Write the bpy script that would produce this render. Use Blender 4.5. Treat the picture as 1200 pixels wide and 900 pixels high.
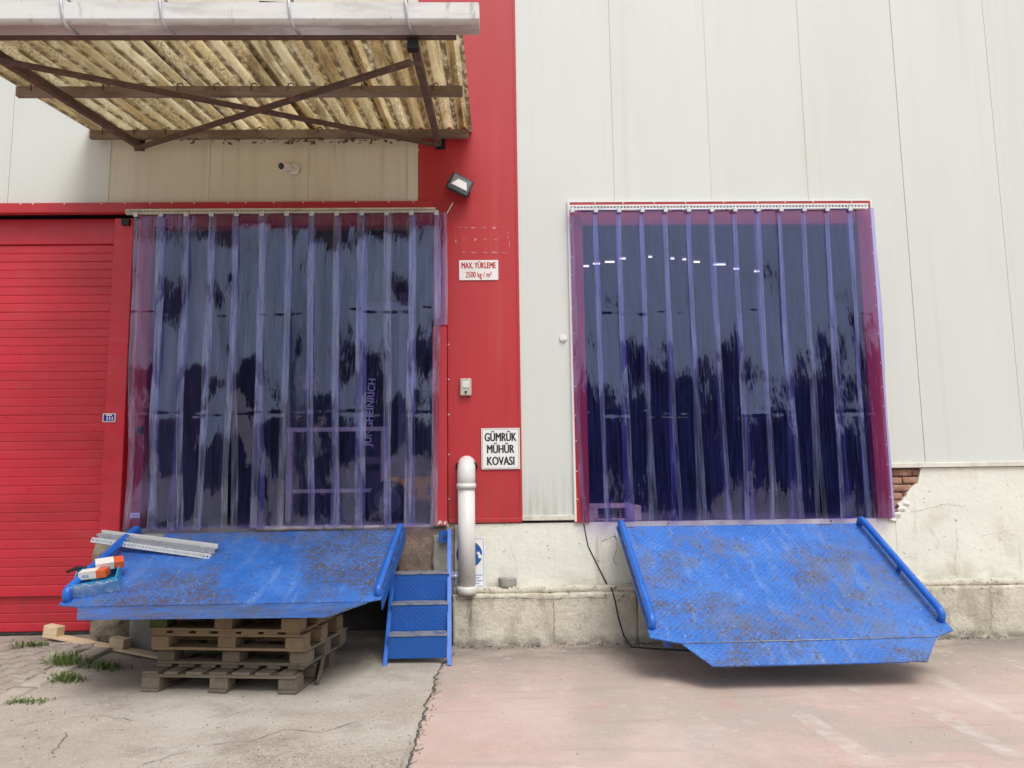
import bpy, bmesh, math, random
from math import radians, sin, cos, pi
from mathutils import Vector, Matrix, noise
R_ = random.Random(7)
for o in list(bpy.data.objects): bpy.data.objects.remove(o)
sc = bpy.context.scene
COL = sc.collection

# ------------------------------------------------------------------ camera
F, CX, CY = 898.0, 600.0, 450.0
CAM = Vector((0, -7.52, 1.56))
n_ = Vector((581 - CX, 560 - CY, F)).normalized()          # world +Y (into the wall) in camera coordinates
v_ = Vector((501 - CX, -6900 - CY, F)); v_ = (v_ - n_ * v_.dot(n_)).normalized()
r_ = n_.cross(v_)
if r_.x < 0: r_ = -r_
ROT = Matrix((r_, n_, v_))                                  # camera (x right, y down, z forward) -> world
cd = bpy.data.cameras.new('camera'); cam = bpy.data.objects.new('camera', cd); COL.objects.link(cam)
cd.sensor_width = 36; cd.lens = F / 1200 * 36; cd.clip_end = 1000; cd.clip_start = .05
ex, ey, ez = ROT @ Vector((1, 0, 0)), ROT @ Vector((0, -1, 0)), ROT @ Vector((0, 0, -1))
cam.matrix_world = Matrix(((ex.x, ey.x, ez.x, CAM.x), (ex.y, ey.y, ez.y, CAM.y), (ex.z, ey.z, ez.z, CAM.z), (0, 0, 0, 1)))
sc.camera = cam
def ray(px, py): return ROT @ Vector((px - CX, py - CY, F))
def W(px, py, y=0.0):                                       # photo pixel -> point on the vertical plane y
    d = ray(px, py); return CAM + d * ((y - CAM.y) / d.y)
def G(px, py, z=0.0):                                       # photo pixel -> point on the level plane z
    d = ray(px, py); return CAM + d * ((z - CAM.z) / d.z)
def PL(px, py, y0, z0, s):                                  # photo pixel -> plane z = z0 + s*(y-y0)
    d = ray(px, py); t = (z0 + s * (CAM.y - y0) - CAM.z) / (d.z - s * d.y); return CAM + d * t

# ------------------------------------------------------------------ world, sun, exposure
SUN_EL, SUN_AZ = 58, 158            # azimuth of the sun clockwise from +Y (behind the camera, a little to the right)
w = bpy.data.worlds.new('World'); sc.world = w; w.use_nodes = True
nt = w.node_tree; nt.nodes.clear()
sky = nt.nodes.new('ShaderNodeTexSky'); sky.sky_type = 'NISHITA'; sky.sun_disc = False
sky.sun_elevation = radians(SUN_EL); sky.sun_rotation = radians(SUN_AZ); sky.dust_density = 4; sky.ozone_density = 1
hs = nt.nodes.new('ShaderNodeHueSaturation'); hs.inputs['Saturation'].default_value = .28
bg = nt.nodes.new('ShaderNodeBackground'); bg.inputs['Strength'].default_value = .14
wo = nt.nodes.new('ShaderNodeOutputWorld')
nt.links.new(sky.outputs[0], hs.inputs['Color']); nt.links.new(hs.outputs[0], bg.inputs[0]); nt.links.new(bg.outputs[0], wo.inputs[0])
sl = bpy.data.lights.new('sun', 'SUN'); sl.energy = 1.3; sl.angle = radians(28); sl.color = (1, .97, .93)
so = bpy.data.objects.new('sun', sl); COL.objects.link(so)
sd = Vector((sin(radians(SUN_AZ)) * cos(radians(SUN_EL)), cos(radians(SUN_AZ)) * cos(radians(SUN_EL)), sin(radians(SUN_EL))))
so.rotation_euler = sd.to_track_quat('Z', 'Y').to_euler(); so.location = (0, 0, 20)
vs = sc.view_settings; vs.view_transform = 'Standard'; vs.look = 'None'; vs.gamma = 1; vs.exposure = .28
sc.render.engine = 'CYCLES'
sc.cycles.max_bounces = 14; sc.cycles.transparent_max_bounces = 24; sc.cycles.glossy_bounces = 4

# ------------------------------------------------------------------ materials
MATS = {}
def srgb(r, g, b):
    f = lambda c: (c / 255 / 12.92) if c / 255 <= .04045 else ((c / 255 + .055) / 1.055) ** 2.4
    return (f(r), f(g), f(b))
def mat(name, base, rough=.6, metal=0., layers=(), bump=(), rand=0., spec=.5, coord='world', rough_var=0.):
    """layers: (colour, scale(3), lo, hi, strength, detail, z-window or None); bump: (scale(3), strength, distance)"""
    m = bpy.data.materials.new(name); m.use_nodes = True; MATS[name] = m
    t = m.node_tree; N = t.nodes; L = t.links
    b = N['Principled BSDF']; b.inputs['Roughness'].default_value = rough; b.inputs['Metallic'].default_value = metal
    b.inputs['Specular IOR Level'].default_value = spec
    if coord == 'world':
        g = N.new('ShaderNodeNewGeometry'); pos = g.outputs['Position']
    else:
        g = N.new('ShaderNodeTexCoord'); pos = g.outputs['Object']
    def mapped(scale):
        mp = N.new('ShaderNodeVectorMath'); mp.operation = 'MULTIPLY'; mp.inputs[1].default_value = scale if hasattr(scale, '__len__') else (scale,) * 3
        L.new(pos, mp.inputs[0]); return mp.outputs[0]
    rgb = N.new('ShaderNodeRGB'); rgb.outputs[0].default_value = (*base, 1); cur = rgb.outputs[0]
    if rand:
        oi = N.new('ShaderNodeObjectInfo'); mr = N.new('ShaderNodeMapRange'); mr.inputs[3].default_value = 1 - rand; mr.inputs[4].default_value = 1 + rand
        L.new(oi.outputs['Random'], mr.inputs[0])
        h = N.new('ShaderNodeHueSaturation'); L.new(mr.outputs[0], h.inputs['Value']); L.new(cur, h.inputs['Color']); cur = h.outputs[0]
    k = 0
    for (c, s, lo, hi, st, det, zw) in layers:
        k += 1
        n = N.new('ShaderNodeTexNoise'); n.noise_dimensions = '4D'; n.inputs['W'].default_value = k * 3.7; n.inputs['Scale'].default_value = 1; n.inputs['Detail'].default_value = det; n.inputs['Roughness'].default_value = .62
        L.new(mapped(s), n.inputs['Vector'])
        mr = N.new('ShaderNodeMapRange'); mr.interpolation_type = 'SMOOTHSTEP'
        mr.inputs[1].default_value = lo; mr.inputs[2].default_value = hi; mr.inputs[4].default_value = st
        L.new(n.outputs['Fac'], mr.inputs[0]); fac = mr.outputs[0]
        if zw and zw[0] == 'N':                             # ('N', scale, lo, hi): only inside patches of a second noise
            n2 = N.new('ShaderNodeTexNoise'); n2.noise_dimensions = '4D'; n2.inputs['W'].default_value = 11 + k * 2.3; n2.inputs['Scale'].default_value = 1; n2.inputs['Detail'].default_value = 5; L.new(mapped(zw[1]), n2.inputs['Vector'])
            z = N.new('ShaderNodeMapRange'); z.interpolation_type = 'SMOOTHSTEP'; z.inputs[1].default_value = zw[2]; z.inputs[2].default_value = zw[3]; L.new(n2.outputs['Fac'], z.inputs[0])
            mu = N.new('ShaderNodeMath'); mu.operation = 'MULTIPLY'; L.new(fac, mu.inputs[0]); L.new(z.outputs[0], mu.inputs[1]); fac = mu.outputs[0]
        elif zw:                                            # (axis, a, b): full at a, gone at b
            sx = N.new('ShaderNodeSeparateXYZ'); L.new(pos, sx.inputs[0])
            z = N.new('ShaderNodeMapRange'); z.interpolation_type = 'SMOOTHSTEP'
            a, b2 = zw[1], zw[2]
            if a < b2: z.inputs[1].default_value, z.inputs[2].default_value, z.inputs[3].default_value, z.inputs[4].default_value = a, b2, 1, 0
            else: z.inputs[1].default_value, z.inputs[2].default_value, z.inputs[3].default_value, z.inputs[4].default_value = b2, a, 0, 1
            L.new(sx.outputs['XYZ'.index(zw[0])], z.inputs[0])
            mu = N.new('ShaderNodeMath'); mu.operation = 'MULTIPLY'; L.new(fac, mu.inputs[0]); L.new(z.outputs[0], mu.inputs[1]); fac = mu.outputs[0]
        mx = N.new('ShaderNodeMix'); mx.data_type = 'RGBA'; L.new(fac, mx.inputs[0]); L.new(cur, mx.inputs[6]); mx.inputs[7].default_value = (*c, 1); cur = mx.outputs[2]
    L.new(cur, b.inputs['Base Color'])
    if rough_var:
        n = N.new('ShaderNodeTexNoise'); n.inputs['Scale'].default_value = 1; n.inputs['Detail'].default_value = 5; L.new(mapped(6), n.inputs['Vector'])
        mr = N.new('ShaderNodeMapRange'); mr.inputs[1].default_value = .3; mr.inputs[2].default_value = .7; mr.inputs[3].default_value = max(.02, rough - rough_var); mr.inputs[4].default_value = min(1, rough + rough_var)
        L.new(n.outputs['Fac'], mr.inputs[0]); L.new(mr.outputs[0], b.inputs['Roughness'])
    prev = None
    for (s, st, dist) in bump:
        n = N.new('ShaderNodeTexNoise'); n.inputs['Scale'].default_value = 1; n.inputs['Detail'].default_value = 6; n.inputs['Roughness'].default_value = .6; L.new(mapped(s), n.inputs['Vector'])
        bp = N.new('ShaderNodeBump'); bp.inputs['Strength'].default_value = st; bp.inputs['Distance'].default_value = dist; L.new(n.outputs['Fac'], bp.inputs['Height'])
        if prev: L.new(prev, bp.inputs['Normal'])
        prev = bp.outputs[0]
    if prev: L.new(prev, b.inputs['Normal'])
    return m
cream = (.625, .655, .62)
mat('cream', cream, .42, 0, [((.585, .61, .565), (1.3, 1.3, .25), .4, .7, .6, 4, None), ((.55, .52, .43), (9, 9, .25), .54, .76, .22, 4, None),
    ((.30, .27, .22), (14, 14, .7), .38, .68, .6, 5, ('Z', 1.15, 1.75)), ((.52, .46, .34), (5, 5, .1), .56, .78, .22, 3, None)], [((1.2, 1.2, .5), .25, .02), (90, .05, .002)], rand=.02, rough_var=.1)
mat('cream_old', (.68, .655, .55), .5, 0, [((.54, .49, .38), (7, 7, .35), .42, .66, .6, 5, None), ((.30, .24, .15), (16, 16, .5), .55, .75, .5, 4, ('Z', 5.1, 4.3)), ((.2, .15, .1), (30, 30, .8), .62, .75, .4, 4, None)], [((1.2, 1.2, .5), .25, .02)], rand=.03)
mat('flash', (.74, .72, .63), .45, 0, [((.3, .13, .05), (6, 6, 6), .62, .75, .7, 5, None), ((.4, .37, .3), 4, .4, .7, .6, 4, None)], [(30, .1, .004)])
RED = (.46, .028, .036)
mat('red', RED, .42, 0, [((.40, .03, .04), (2, 2, .4), .4, .7, .5, 4, None), ((.5, .09, .09), (7, 7, .4), .52, .78, .35, 4, None), ((.17, .07, .055), (12, 12, .8), .44, .7, .55, 5, ('Z', 1.15, 1.75)), ((.30, .05, .05), (25, 25, 2), .58, .75, .35, 4, None)], [((1.5, 1.5, .4), .3, .02), (70, .05, .002)], rough_var=.08)
mat('red_door', (.60, .030, .052), .36, 0, [((.43, .03, .04), (.8, .8, 3), .4, .7, .5, 4, None), ((.52, .10, .11), (3, 3, 5), .52, .78, .4, 5, None), ((.25, .06, .05), (10, 10, 2.5), .48, .72, .55, 5, ('Z', .15, .9))], [((1.5, 1.5, 4), .35, .012), ((.5, .5, 9), .3, .01)], rand=.07, rough_var=.1)
mat('red_chip', (.47, .03, .04), .4, 0, [((.8, .78, .74), (28, 28, 28), .5, .56, 1, 4, ('Z', 1.12, 1.2)), ((.4, .05, .05), (4, 4, 1), .4, .7, .5, 4, None)], [((2, 2, .4), .2, .01)], rough_var=.08)
mat('plaster', (.75, .755, .67), .85, 0, [((.82, .82, .73), 1.6, .4, .68, .8, 6, None), ((.56, .52, .40), (3, 3, 3), .5, .72, .6, 6, None), ((.30, .27, .2), (7, 7, .8), .56, .76, .5, 5, None), ((.14, .125, .1), 17, .67, .70, .85, 3, None), ((.86, .86, .80), 40, .60, .66, .6, 4, None), ((.45, .42, .34), 60, .60, .66, .6, 4, None), ((.33, .31, .24), (2.5, 2.5, 6), .42, .64, .65, 5, ('Z', .45, .72))],
    [(3, .55, .03), (22, .35, .01), (120, .25, .003)])
mat('ledge', (.60, .56, .46), .9, 0, [((.30, .27, .22), 45, .56, .64, .75, 5, None), ((.70, .655, .54), 3.5, .42, .66, .85, 6, None), ((.38, .335, .26), (5, 5, 2), .46, .66, .75, 6, None), ((.085, .075, .06), (22, 22, 22), .56, .66, .8, 5, ('Z', .47, .33)), ((.10, .09, .07), (7, 7, 1), .58, .74, .7, 5, None), ((.17, .15, .12), (9, 9, 9), .35, .6, .8, 5, ('Z', .0, .12))],
    [(4, .6, .03), (26, .8, .014), (90, .5, .005)])
mat('rough_concrete', (.21, .155, .12), .92, 0, [((.30, .21, .165), 4, .42, .62, .8, 6, None), ((.13, .11, .09), 9, .5, .7, .8, 6, None), ((.34, .32, .26), 13, .58, .68, .7, 5, None)], [(6, .9, .04), (35, .8, .012)])
mat('dark_concrete', (.10, .095, .085), .95, 0, [((.06, .055, .05), 4, .4, .65, .8, 5, None)], [(18, .6, .02)])
mat('grey_concrete', (.30, .29, .26), .9, 0, [((.2, .19, .17), 6, .45, .65, .8, 5, None)], [(30, .5, .01)])
mat('stone', (.34, .29, .21), .92, 0, [((.22, .19, .15), 8, .42, .62, .9, 6, None), ((.42, .38, .3), 18, .52, .7, .8, 5, None), ((.08, .07, .06), 30, .62, .7, .8, 4, None)], [(14, .9, .03), (55, .7, .008)])
mat('brick', (.36, .18, .12), .9, 0, [((.46, .30, .23), 20, .42, .66, .8, 5, None), ((.26, .13, .09), 36, .55, .7, .7, 5, None)], [(60, .7, .008)], rand=.18)
mat('mortar', (.35, .31, .25), .95, 0, [((.2, .17, .13), 30, .45, .65, .8, 5, None)], [(50, .8, .01)])
BLUE = (.016, .115, .52)
mat('blue', (.024, .13, .47), .42, 0, [((.05, .185, .58), (3, 3, 3), .40, .66, .8, 7, None), ((.17, .29, .56), (12, 2.4, 2.4), .50, .72, .5, 9, None), ((.012, .06, .24), (30, 30, 30), .56, .70, .6, 4, None),
    ((.13, .14, .175), (7, 5, 5), .38, .62, .62, 9, ('N', (1.1, 1.5, 1.5), .44, .58)), ((.085, .07, .06), (60, 42, 42), .43, .56, .92, 6, ('N', (1.5, 1.8, 1.8), .46, .60)), ((.10, .065, .045), (30, 20, 20), .58, .64, .85, 6, None), ((.10, .06, .04), (110, 9, 9), .66, .70, .7, 2, None), ((.50, .52, .58), (70, 26, 30), .66, .70, .7, 3, None)],
    [(3, .25, .03), (45, .25, .006)], rough_var=.16)
def tread(m, p):                                            # fine diamond tread pressed into the plate
    N, L = m.node_tree.nodes, m.node_tree.links; b = N['Principled BSDF']; g0 = N.new('ShaderNodeNewGeometry'); out = []
    for sgn in (1, -1):
        d = N.new('ShaderNodeVectorMath'); d.operation = 'DOT_PRODUCT'; L.new(g0.outputs['Position'], d.inputs[0]); d.inputs[1].default_value = (2 * pi / p, sgn * 2 * pi / p * 1.1, 0)
        q = N.new('ShaderNodeMath'); q.operation = 'SINE'; L.new(d.outputs['Value'], q.inputs[0]); out.append(q.outputs[0])
    mx = N.new('ShaderNodeMath'); mx.operation = 'MAXIMUM'; L.new(out[0], mx.inputs[0]); L.new(out[1], mx.inputs[1])
    bp = N.new('ShaderNodeBump'); bp.inputs['Strength'].default_value = .55; bp.inputs['Distance'].default_value = .003; L.new(mx.outputs[0], bp.inputs['Height']); L.new(b.inputs['Normal'].links[0].from_socket, bp.inputs['Normal']); L.new(bp.outputs[0], b.inputs['Normal'])
tread(MATS['blue'], .055)
mat('blue_tube', (.014, .12, .52), .33, 0, [((.03, .17, .6), 8, .4, .7, .6, 4, None), ((.02, .05, .18), 34, .6, .7, .6, 4, None), ((.35, .4, .5), 60, .7, .74, .6, 3, None)], [(60, .15, .004)], rough_var=.1)
mat('blue_stair', (.008, .085, .36), .42, 0, [((.012, .11, .42), 5, .4, .7, .6, 4, None), ((.12, .13, .15), (20, 20, 20), .62, .74, .6, 5, None)], [(40, .2, .006)], rough_var=.12)
mat('tread_wear', (.30, .30, .31), .6, .3, [((.08, .12, .24), 12, .45, .65, .8, 5, None)], [(60, .3, .004)])
mat('rust', (.105, .065, .05), .8, 0, [((.15, .075, .045), 6, .42, .66, .8, 5, None), ((.20, .15, .12), (12, 12, 12), .5, .72, .7, 5, None), ((.05, .03, .025), 22, .58, .7, .7, 4, None)], [(40, .5, .008)])
mat('rust_pale', (.27, .215, .17), .8, 0, [((.15, .10, .07), (3, 9, 9), .42, .64, .8, 5, None), ((.09, .06, .045), 25, .56, .7, .7, 4, None)], [(40, .4, .006)])
mat('gutter', (.74, .75, .74), .4, 0, [((.42, .40, .37), (1.2, 6, 6), .45, .7, .7, 5, None), ((.2, .18, .16), (16, 40, 3), .56, .72, .55, 5, None), ((.3, .235, .2), (2, 5, 8), .3, .62, .85, 5, ('Z', 4.70, 4.745))], [((1, 6, 6), .2, .02)])
mat('galv', (.62, .64, .66), .36, .4, [((.46, .48, .50), 22, .42, .66, .7, 4, None)], [(40, .1, .003)])
mat('galv_white', (.72, .73, .73), .4, .25, [((.5, .5, .5), (8, 8, 8), .5, .7, .5, 4, None)], [])
mat('galv_cream', (.60, .56, .45), .42, .3, [((.36, .31, .22), (8, 8, 8), .45, .7, .6, 4, None)], [])
mat('black', (.012, .012, .013), .5)
mat('dark_metal', (.05, .05, .055), .45, .3, [((.09, .085, .08), 30, .5, .7, .6, 4, None)])
mat('white_plastic', (.70, .69, .66), .38, 0, [((.5, .47, .41), (5, 5, 2), .46, .7, .6, 5, None), ((.3, .27, .22), (26, 26, 9), .62, .73, .6, 4, None)], [(14, .12, .006)])
mat('white_paint', (.78, .78, .76), .45, 0, [((.62, .6, .56), 9, .5, .72, .5, 4, None)])
mat('sign_white', (.80, .80, .79), .35, 0, [((.66, .64, .6), (6, 6, 6), .52, .74, .45, 4, None)])
mat('ink', (.012, .012, .013), .5); mat('ink_red', (.48, .02, .025), .5); mat('ink_blue', (.01, .10, .36), .45); mat('ink_pale', (.30, .40, .62), .5); mat('plaque_blue', (.012, .018, .30), .35)
mat('ghost', (.62, .38, .36), .6, 0, [((.46, .03, .04), 60, .42, .52, 1, 4, None)])
mat('beige_box', (.52, .48, .38), .5, 0, [((.3, .26, .2), 40, .52, .68, .7, 4, None)])
mat('glass_dark', (.16, .15, .15), .12)
mat('reflector', (.55, .54, .52), .25, .5)
mat('lens', (.006, .006, .01), .08)
wood_l = [((.22, .165, .105), (40, 4, 40), .42, .66, .65, 5, None), ((.12, .095, .07), (9, 9, 9), .52, .72, .6, 5, None), ((.05, .04, .03), (50, 50, 50), .66, .73, .6, 3, None)]
mat('wood', (.25, .17, .10), .85, 0, wood_l, [((60, 6, 60), .35, .006)], rand=.22)
mat('wood_grey', (.19, .155, .115), .9, 0, [((.15, .13, .105), (40, 4, 40), .42, .66, .7, 5, None), ((.09, .075, .06), 11, .5, .7, .6, 5, None)], [((60, 6, 60), .4, .006)], rand=.22)
mat('wood_green', (.07, .095, .022), .8, 0, [((.035, .05, .015), 14, .45, .65, .7, 4, None)], [(50, .3, .005)])
mat('wood_new', (.74, .58, .38), .7, 0, [((.62, .45, .26), (8, 60, 60), .45, .66, .7, 5, None), ((.68, .55, .37), 6, .5, .7, .6, 4, None)], [((10, 70, 70), .2, .004)], rand=.08)
mat('carton_white', (.72, .69, .63), .7); mat('carton_orange', (.68, .12, .03), .6, 0, [((.55, .09, .03), 20, .45, .7, .6, 4, None)])
mat('tray_blue', (.04, .33, .58), .35, 0, [((.10, .45, .68), 25, .45, .65, .7, 4, None)], [(45, .4, .01)])
mat('rubber', (.02, .02, .02), .8, 0, [((.06, .055, .05), 14, .48, .68, .8, 5, None)])
mat('grass', (.13, .20, .05), .7, 0, [((.30, .30, .13), 40, .52, .62, .8, 3, None)], rand=.15)
mat('leaf_dead', (.10, .045, .02), .85, 0, [((.18, .085, .04), 50, .45, .65, .8, 3, None)])
mat('paver', (.40, .35, .30), .92, 0, [((.30, .26, .22), 9, .42, .64, .7, 6, None), ((.5, .45, .38), 26, .55, .7, .6, 5, None)], [(60, .7, .008)], rand=.10)
mat('kerb', (.46, .415, .345), .92, 0, [((.34, .3, .25), 7, .42, .66, .7, 6, None)], [(40, .7, .01)], rand=.05)
mat('apron', (.40, .355, .295), .92, 0, [((.50, .465, .40), (1.1, 1.1, 1), .40, .66, .9, 7, None), ((.27, .235, .19), 2.4, .48, .70, .75, 7, None), ((.55, .53, .49), 34, .60, .72, .7, 4, None), ((.14, .125, .105), 40, .62, .68, .8, 4, None), ((.66, .64, .6), 75, .60, .66, .8, 3, None), ((.22, .19, .16), 85, .60, .66, .75, 3, None), ((.19, .165, .135), (1.5, 1.5, 1), .35, .62, .75, 6, ('Y', -.1, -1.6))],
    [(1.6, .35, .05), (14, .5, .02), (70, .7, .006)])
mat('floor_in', (.16, .155, .15), .5, 0, [((.1, .1, .1), 2, .4, .7, .6, 5, None)])
mat('wall_in', (.15, .155, .17), .8, 0, [((.10, .10, .11), 1.2, .4, .7, .6, 4, None)])
mat('orange', (.95, .48, .03), .45); mat('navy', (.012, .016, .05), .85); mat('trousers', (.02, .02, .028), .85); mat('hivis', (.32, .62, .08), .6); mat('skin', (.45, .24, .16), .55); mat('hair', (.02, .014, .01), .6)
mat('truck_grey', (.10, .10, .11), .45); mat('shed_grey', (.085, .09, .095), .8, 0, [((.05, .055, .06), (.6, .6, .2), .4, .7, .8, 5, None)]); mat('shed_roof', (.07, .055, .05), .8); mat('shed_glass', (.03, .04, .05), .1)

def emis(name, c, s):
    m = bpy.data.materials.new(name); m.use_nodes = True; MATS[name] = m
    b = m.node_tree.nodes['Principled BSDF']; b.inputs['Emission Color'].default_value = (*c, 1); b.inputs['Emission Strength'].default_value = s; b.inputs['Base Color'].default_value = (.8, .8, .8, 1)
emis('tube_light', (1, .97, .9), 2.2)

def fibre_mat():
    m = mat('fibre', (.66, .55, .33), .6, 0, [((.80, .72, .50), (6.85, .15, 1), .44, .58, .85, 2, None), ((.36, .25, .11), (6.85, .12, 2), .53, .62, .85, 2, None), ((.50, .38, .18), (12, 5, 12), .42, .62, .6, 7, None), ((.17, .11, .05), (70, 34, 70), .44, .62, .75, 9, ('N', (6.85, 1.0, 1), .40, .60)), ((.16, .10, .045), (6.85, .5, 3), .54, .64, .7, 6, None)], [(40, .4, .006)], rand=.22)
    t = m.node_tree; N = t.nodes; L = t.links; b = N['Principled BSDF']
    src = b.inputs['Base Color'].links[0].from_socket
    g0 = N.new('ShaderNodeNewGeometry'); sx = N.new('ShaderNodeSeparateXYZ'); L.new(g0.outputs['Position'], sx.inputs[0])
    def mth(op, a, v=None):
        q = N.new('ShaderNodeMath'); q.operation = op
        for k, w_ in enumerate((a, v)):
            if w_ is None: continue
            if isinstance(w_, float): q.inputs[k].default_value = w_
            else: L.new(w_, q.inputs[k])
        return q.outputs[0]
    ph = mth('COSINE', mth('ADD', mth('MULTIPLY', sx.outputs[0], 2 * pi / .146), pi))       # darker brown along the troughs of the sheet, broken up by noise
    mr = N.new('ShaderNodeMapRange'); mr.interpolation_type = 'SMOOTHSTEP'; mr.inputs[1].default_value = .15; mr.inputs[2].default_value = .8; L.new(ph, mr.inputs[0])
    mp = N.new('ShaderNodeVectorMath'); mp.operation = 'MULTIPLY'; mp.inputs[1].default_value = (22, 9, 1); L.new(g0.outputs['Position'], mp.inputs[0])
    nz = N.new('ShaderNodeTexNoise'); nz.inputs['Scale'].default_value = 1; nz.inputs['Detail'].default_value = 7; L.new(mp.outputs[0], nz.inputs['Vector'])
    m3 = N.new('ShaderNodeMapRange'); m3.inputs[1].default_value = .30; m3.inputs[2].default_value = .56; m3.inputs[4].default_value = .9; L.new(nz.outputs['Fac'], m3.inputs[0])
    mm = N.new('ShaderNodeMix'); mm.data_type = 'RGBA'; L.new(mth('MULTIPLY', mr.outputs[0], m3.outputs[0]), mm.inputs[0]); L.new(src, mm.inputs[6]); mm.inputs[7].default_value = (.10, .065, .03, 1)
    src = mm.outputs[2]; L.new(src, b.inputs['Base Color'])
    tr = N.new('ShaderNodeBsdfTranslucent'); mx = N.new('ShaderNodeMixShader'); mx.inputs[0].default_value = .55
    g = N.new('ShaderNodeGamma'); g.inputs[1].default_value = 1.05; L.new(src, g.inputs[0]); L.new(g.outputs[0], tr.inputs[0])
    L.new(b.outputs[0], mx.inputs[1]); L.new(tr.outputs[0], mx.inputs[2]); L.new(mx.outputs[0], N['Material Output'].inputs[0])
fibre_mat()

def ground_mat():
    m = mat('ground', (.52, .38, .33), .9, 0, [((.58, .455, .405), (1.2, 1.2, 1), .42, .66, .8, 7, None), ((.43, .365, .315), (.8, .8, 1), .46, .58, .85, 9, None), ((.66, .60, .55), (1.6, .8, 1), .58, .68, .6, 9, None), ((.52, .29, .235), (1.7, 1.7, 1), .54, .70, .5, 6, None),
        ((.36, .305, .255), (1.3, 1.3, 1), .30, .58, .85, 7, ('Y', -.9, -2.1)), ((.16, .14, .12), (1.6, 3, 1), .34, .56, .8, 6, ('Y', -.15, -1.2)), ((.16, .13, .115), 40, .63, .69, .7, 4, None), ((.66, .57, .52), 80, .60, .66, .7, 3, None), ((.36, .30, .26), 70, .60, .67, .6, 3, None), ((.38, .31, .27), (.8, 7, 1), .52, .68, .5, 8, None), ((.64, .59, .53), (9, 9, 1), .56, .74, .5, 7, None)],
        [(1.2, .25, .05), (20, .35, .012), (90, .5, .004)])
    t = m.node_tree; N = t.nodes; L = t.links; b = N['Principled BSDF']; cur = b.inputs['Base Color'].links[0].from_socket
    g = N.new('ShaderNodeNewGeometry')
    def rect(pa, pb, half, c, st):                          # a worn pale mark: a strip from a to b, eaten away by noise
        nonlocal cur
        d = (pb - pa); ln = d.length; d.normalize(); q = Vector((-d.y, d.x, 0)); mid = (pa + pb) / 2
        facs = []
        for ax, hw in ((d, ln / 2), (q, half)):
            s = N.new('ShaderNodeVectorMath'); s.operation = 'SUBTRACT'; L.new(g.outputs['Position'], s.inputs[0]); s.inputs[1].default_value = mid
            dt = N.new('ShaderNodeVectorMath'); dt.operation = 'DOT_PRODUCT'; L.new(s.outputs[0], dt.inputs[0]); dt.inputs[1].default_value = ax
            ab = N.new('ShaderNodeMath'); ab.operation = 'ABSOLUTE'; L.new(dt.outputs['Value'], ab.inputs[0])
            mr = N.new('ShaderNodeMapRange'); mr.interpolation_type = 'SMOOTHSTEP'; mr.inputs[1].default_value = hw * .85; mr.inputs[2].default_value = hw * 1.1; mr.inputs[3].default_value = 1; mr.inputs[4].default_value = 0
            L.new(ab.outputs[0], mr.inputs[0]); facs.append(mr.outputs[0])
        n = N.new('ShaderNodeTexNoise'); n.inputs['Scale'].default_value = 9; n.inputs['Detail'].default_value = 7; L.new(g.outputs['Position'], n.inputs['Vector'])
        mr = N.new('ShaderNodeMapRange'); mr.inputs[1].default_value = .36; mr.inputs[2].default_value = .70; mr.inputs[4].default_value = st; L.new(n.outputs['Fac'], mr.inputs[0])
        a = N.new('ShaderNodeMath'); a.operation = 'MULTIPLY'; L.new(facs[0], a.inputs[0]); L.new(facs[1], a.inputs[1])
        a2 = N.new('ShaderNodeMath'); a2.operation = 'MULTIPLY'; L.new(a.outputs[0], a2.inputs[0]); L.new(mr.outputs[0], a2.inputs[1])
        mx = N.new('ShaderNodeMix'); mx.data_type = 'RGBA'; L.new(a2.outputs[0], mx.inputs[0]); L.new(cur, mx.inputs[6]); mx.inputs[7].default_value = (*c, 1); cur = mx.outputs[2]
    pale = (.62, .57, .51)
    rect(G(935, 835), G(1020, 890), .07, pale, .65); rect(G(1085, 828), G(1195, 888), .07, pale, .65); rect(G(800, 850), G(835, 905), .22, (.54, .46, .41), .7)
    rect(G(1130, 812), G(1230, 856), .05, pale, .5)
    L.new(cur, b.inputs['Base Color'])
ground_mat()

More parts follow.
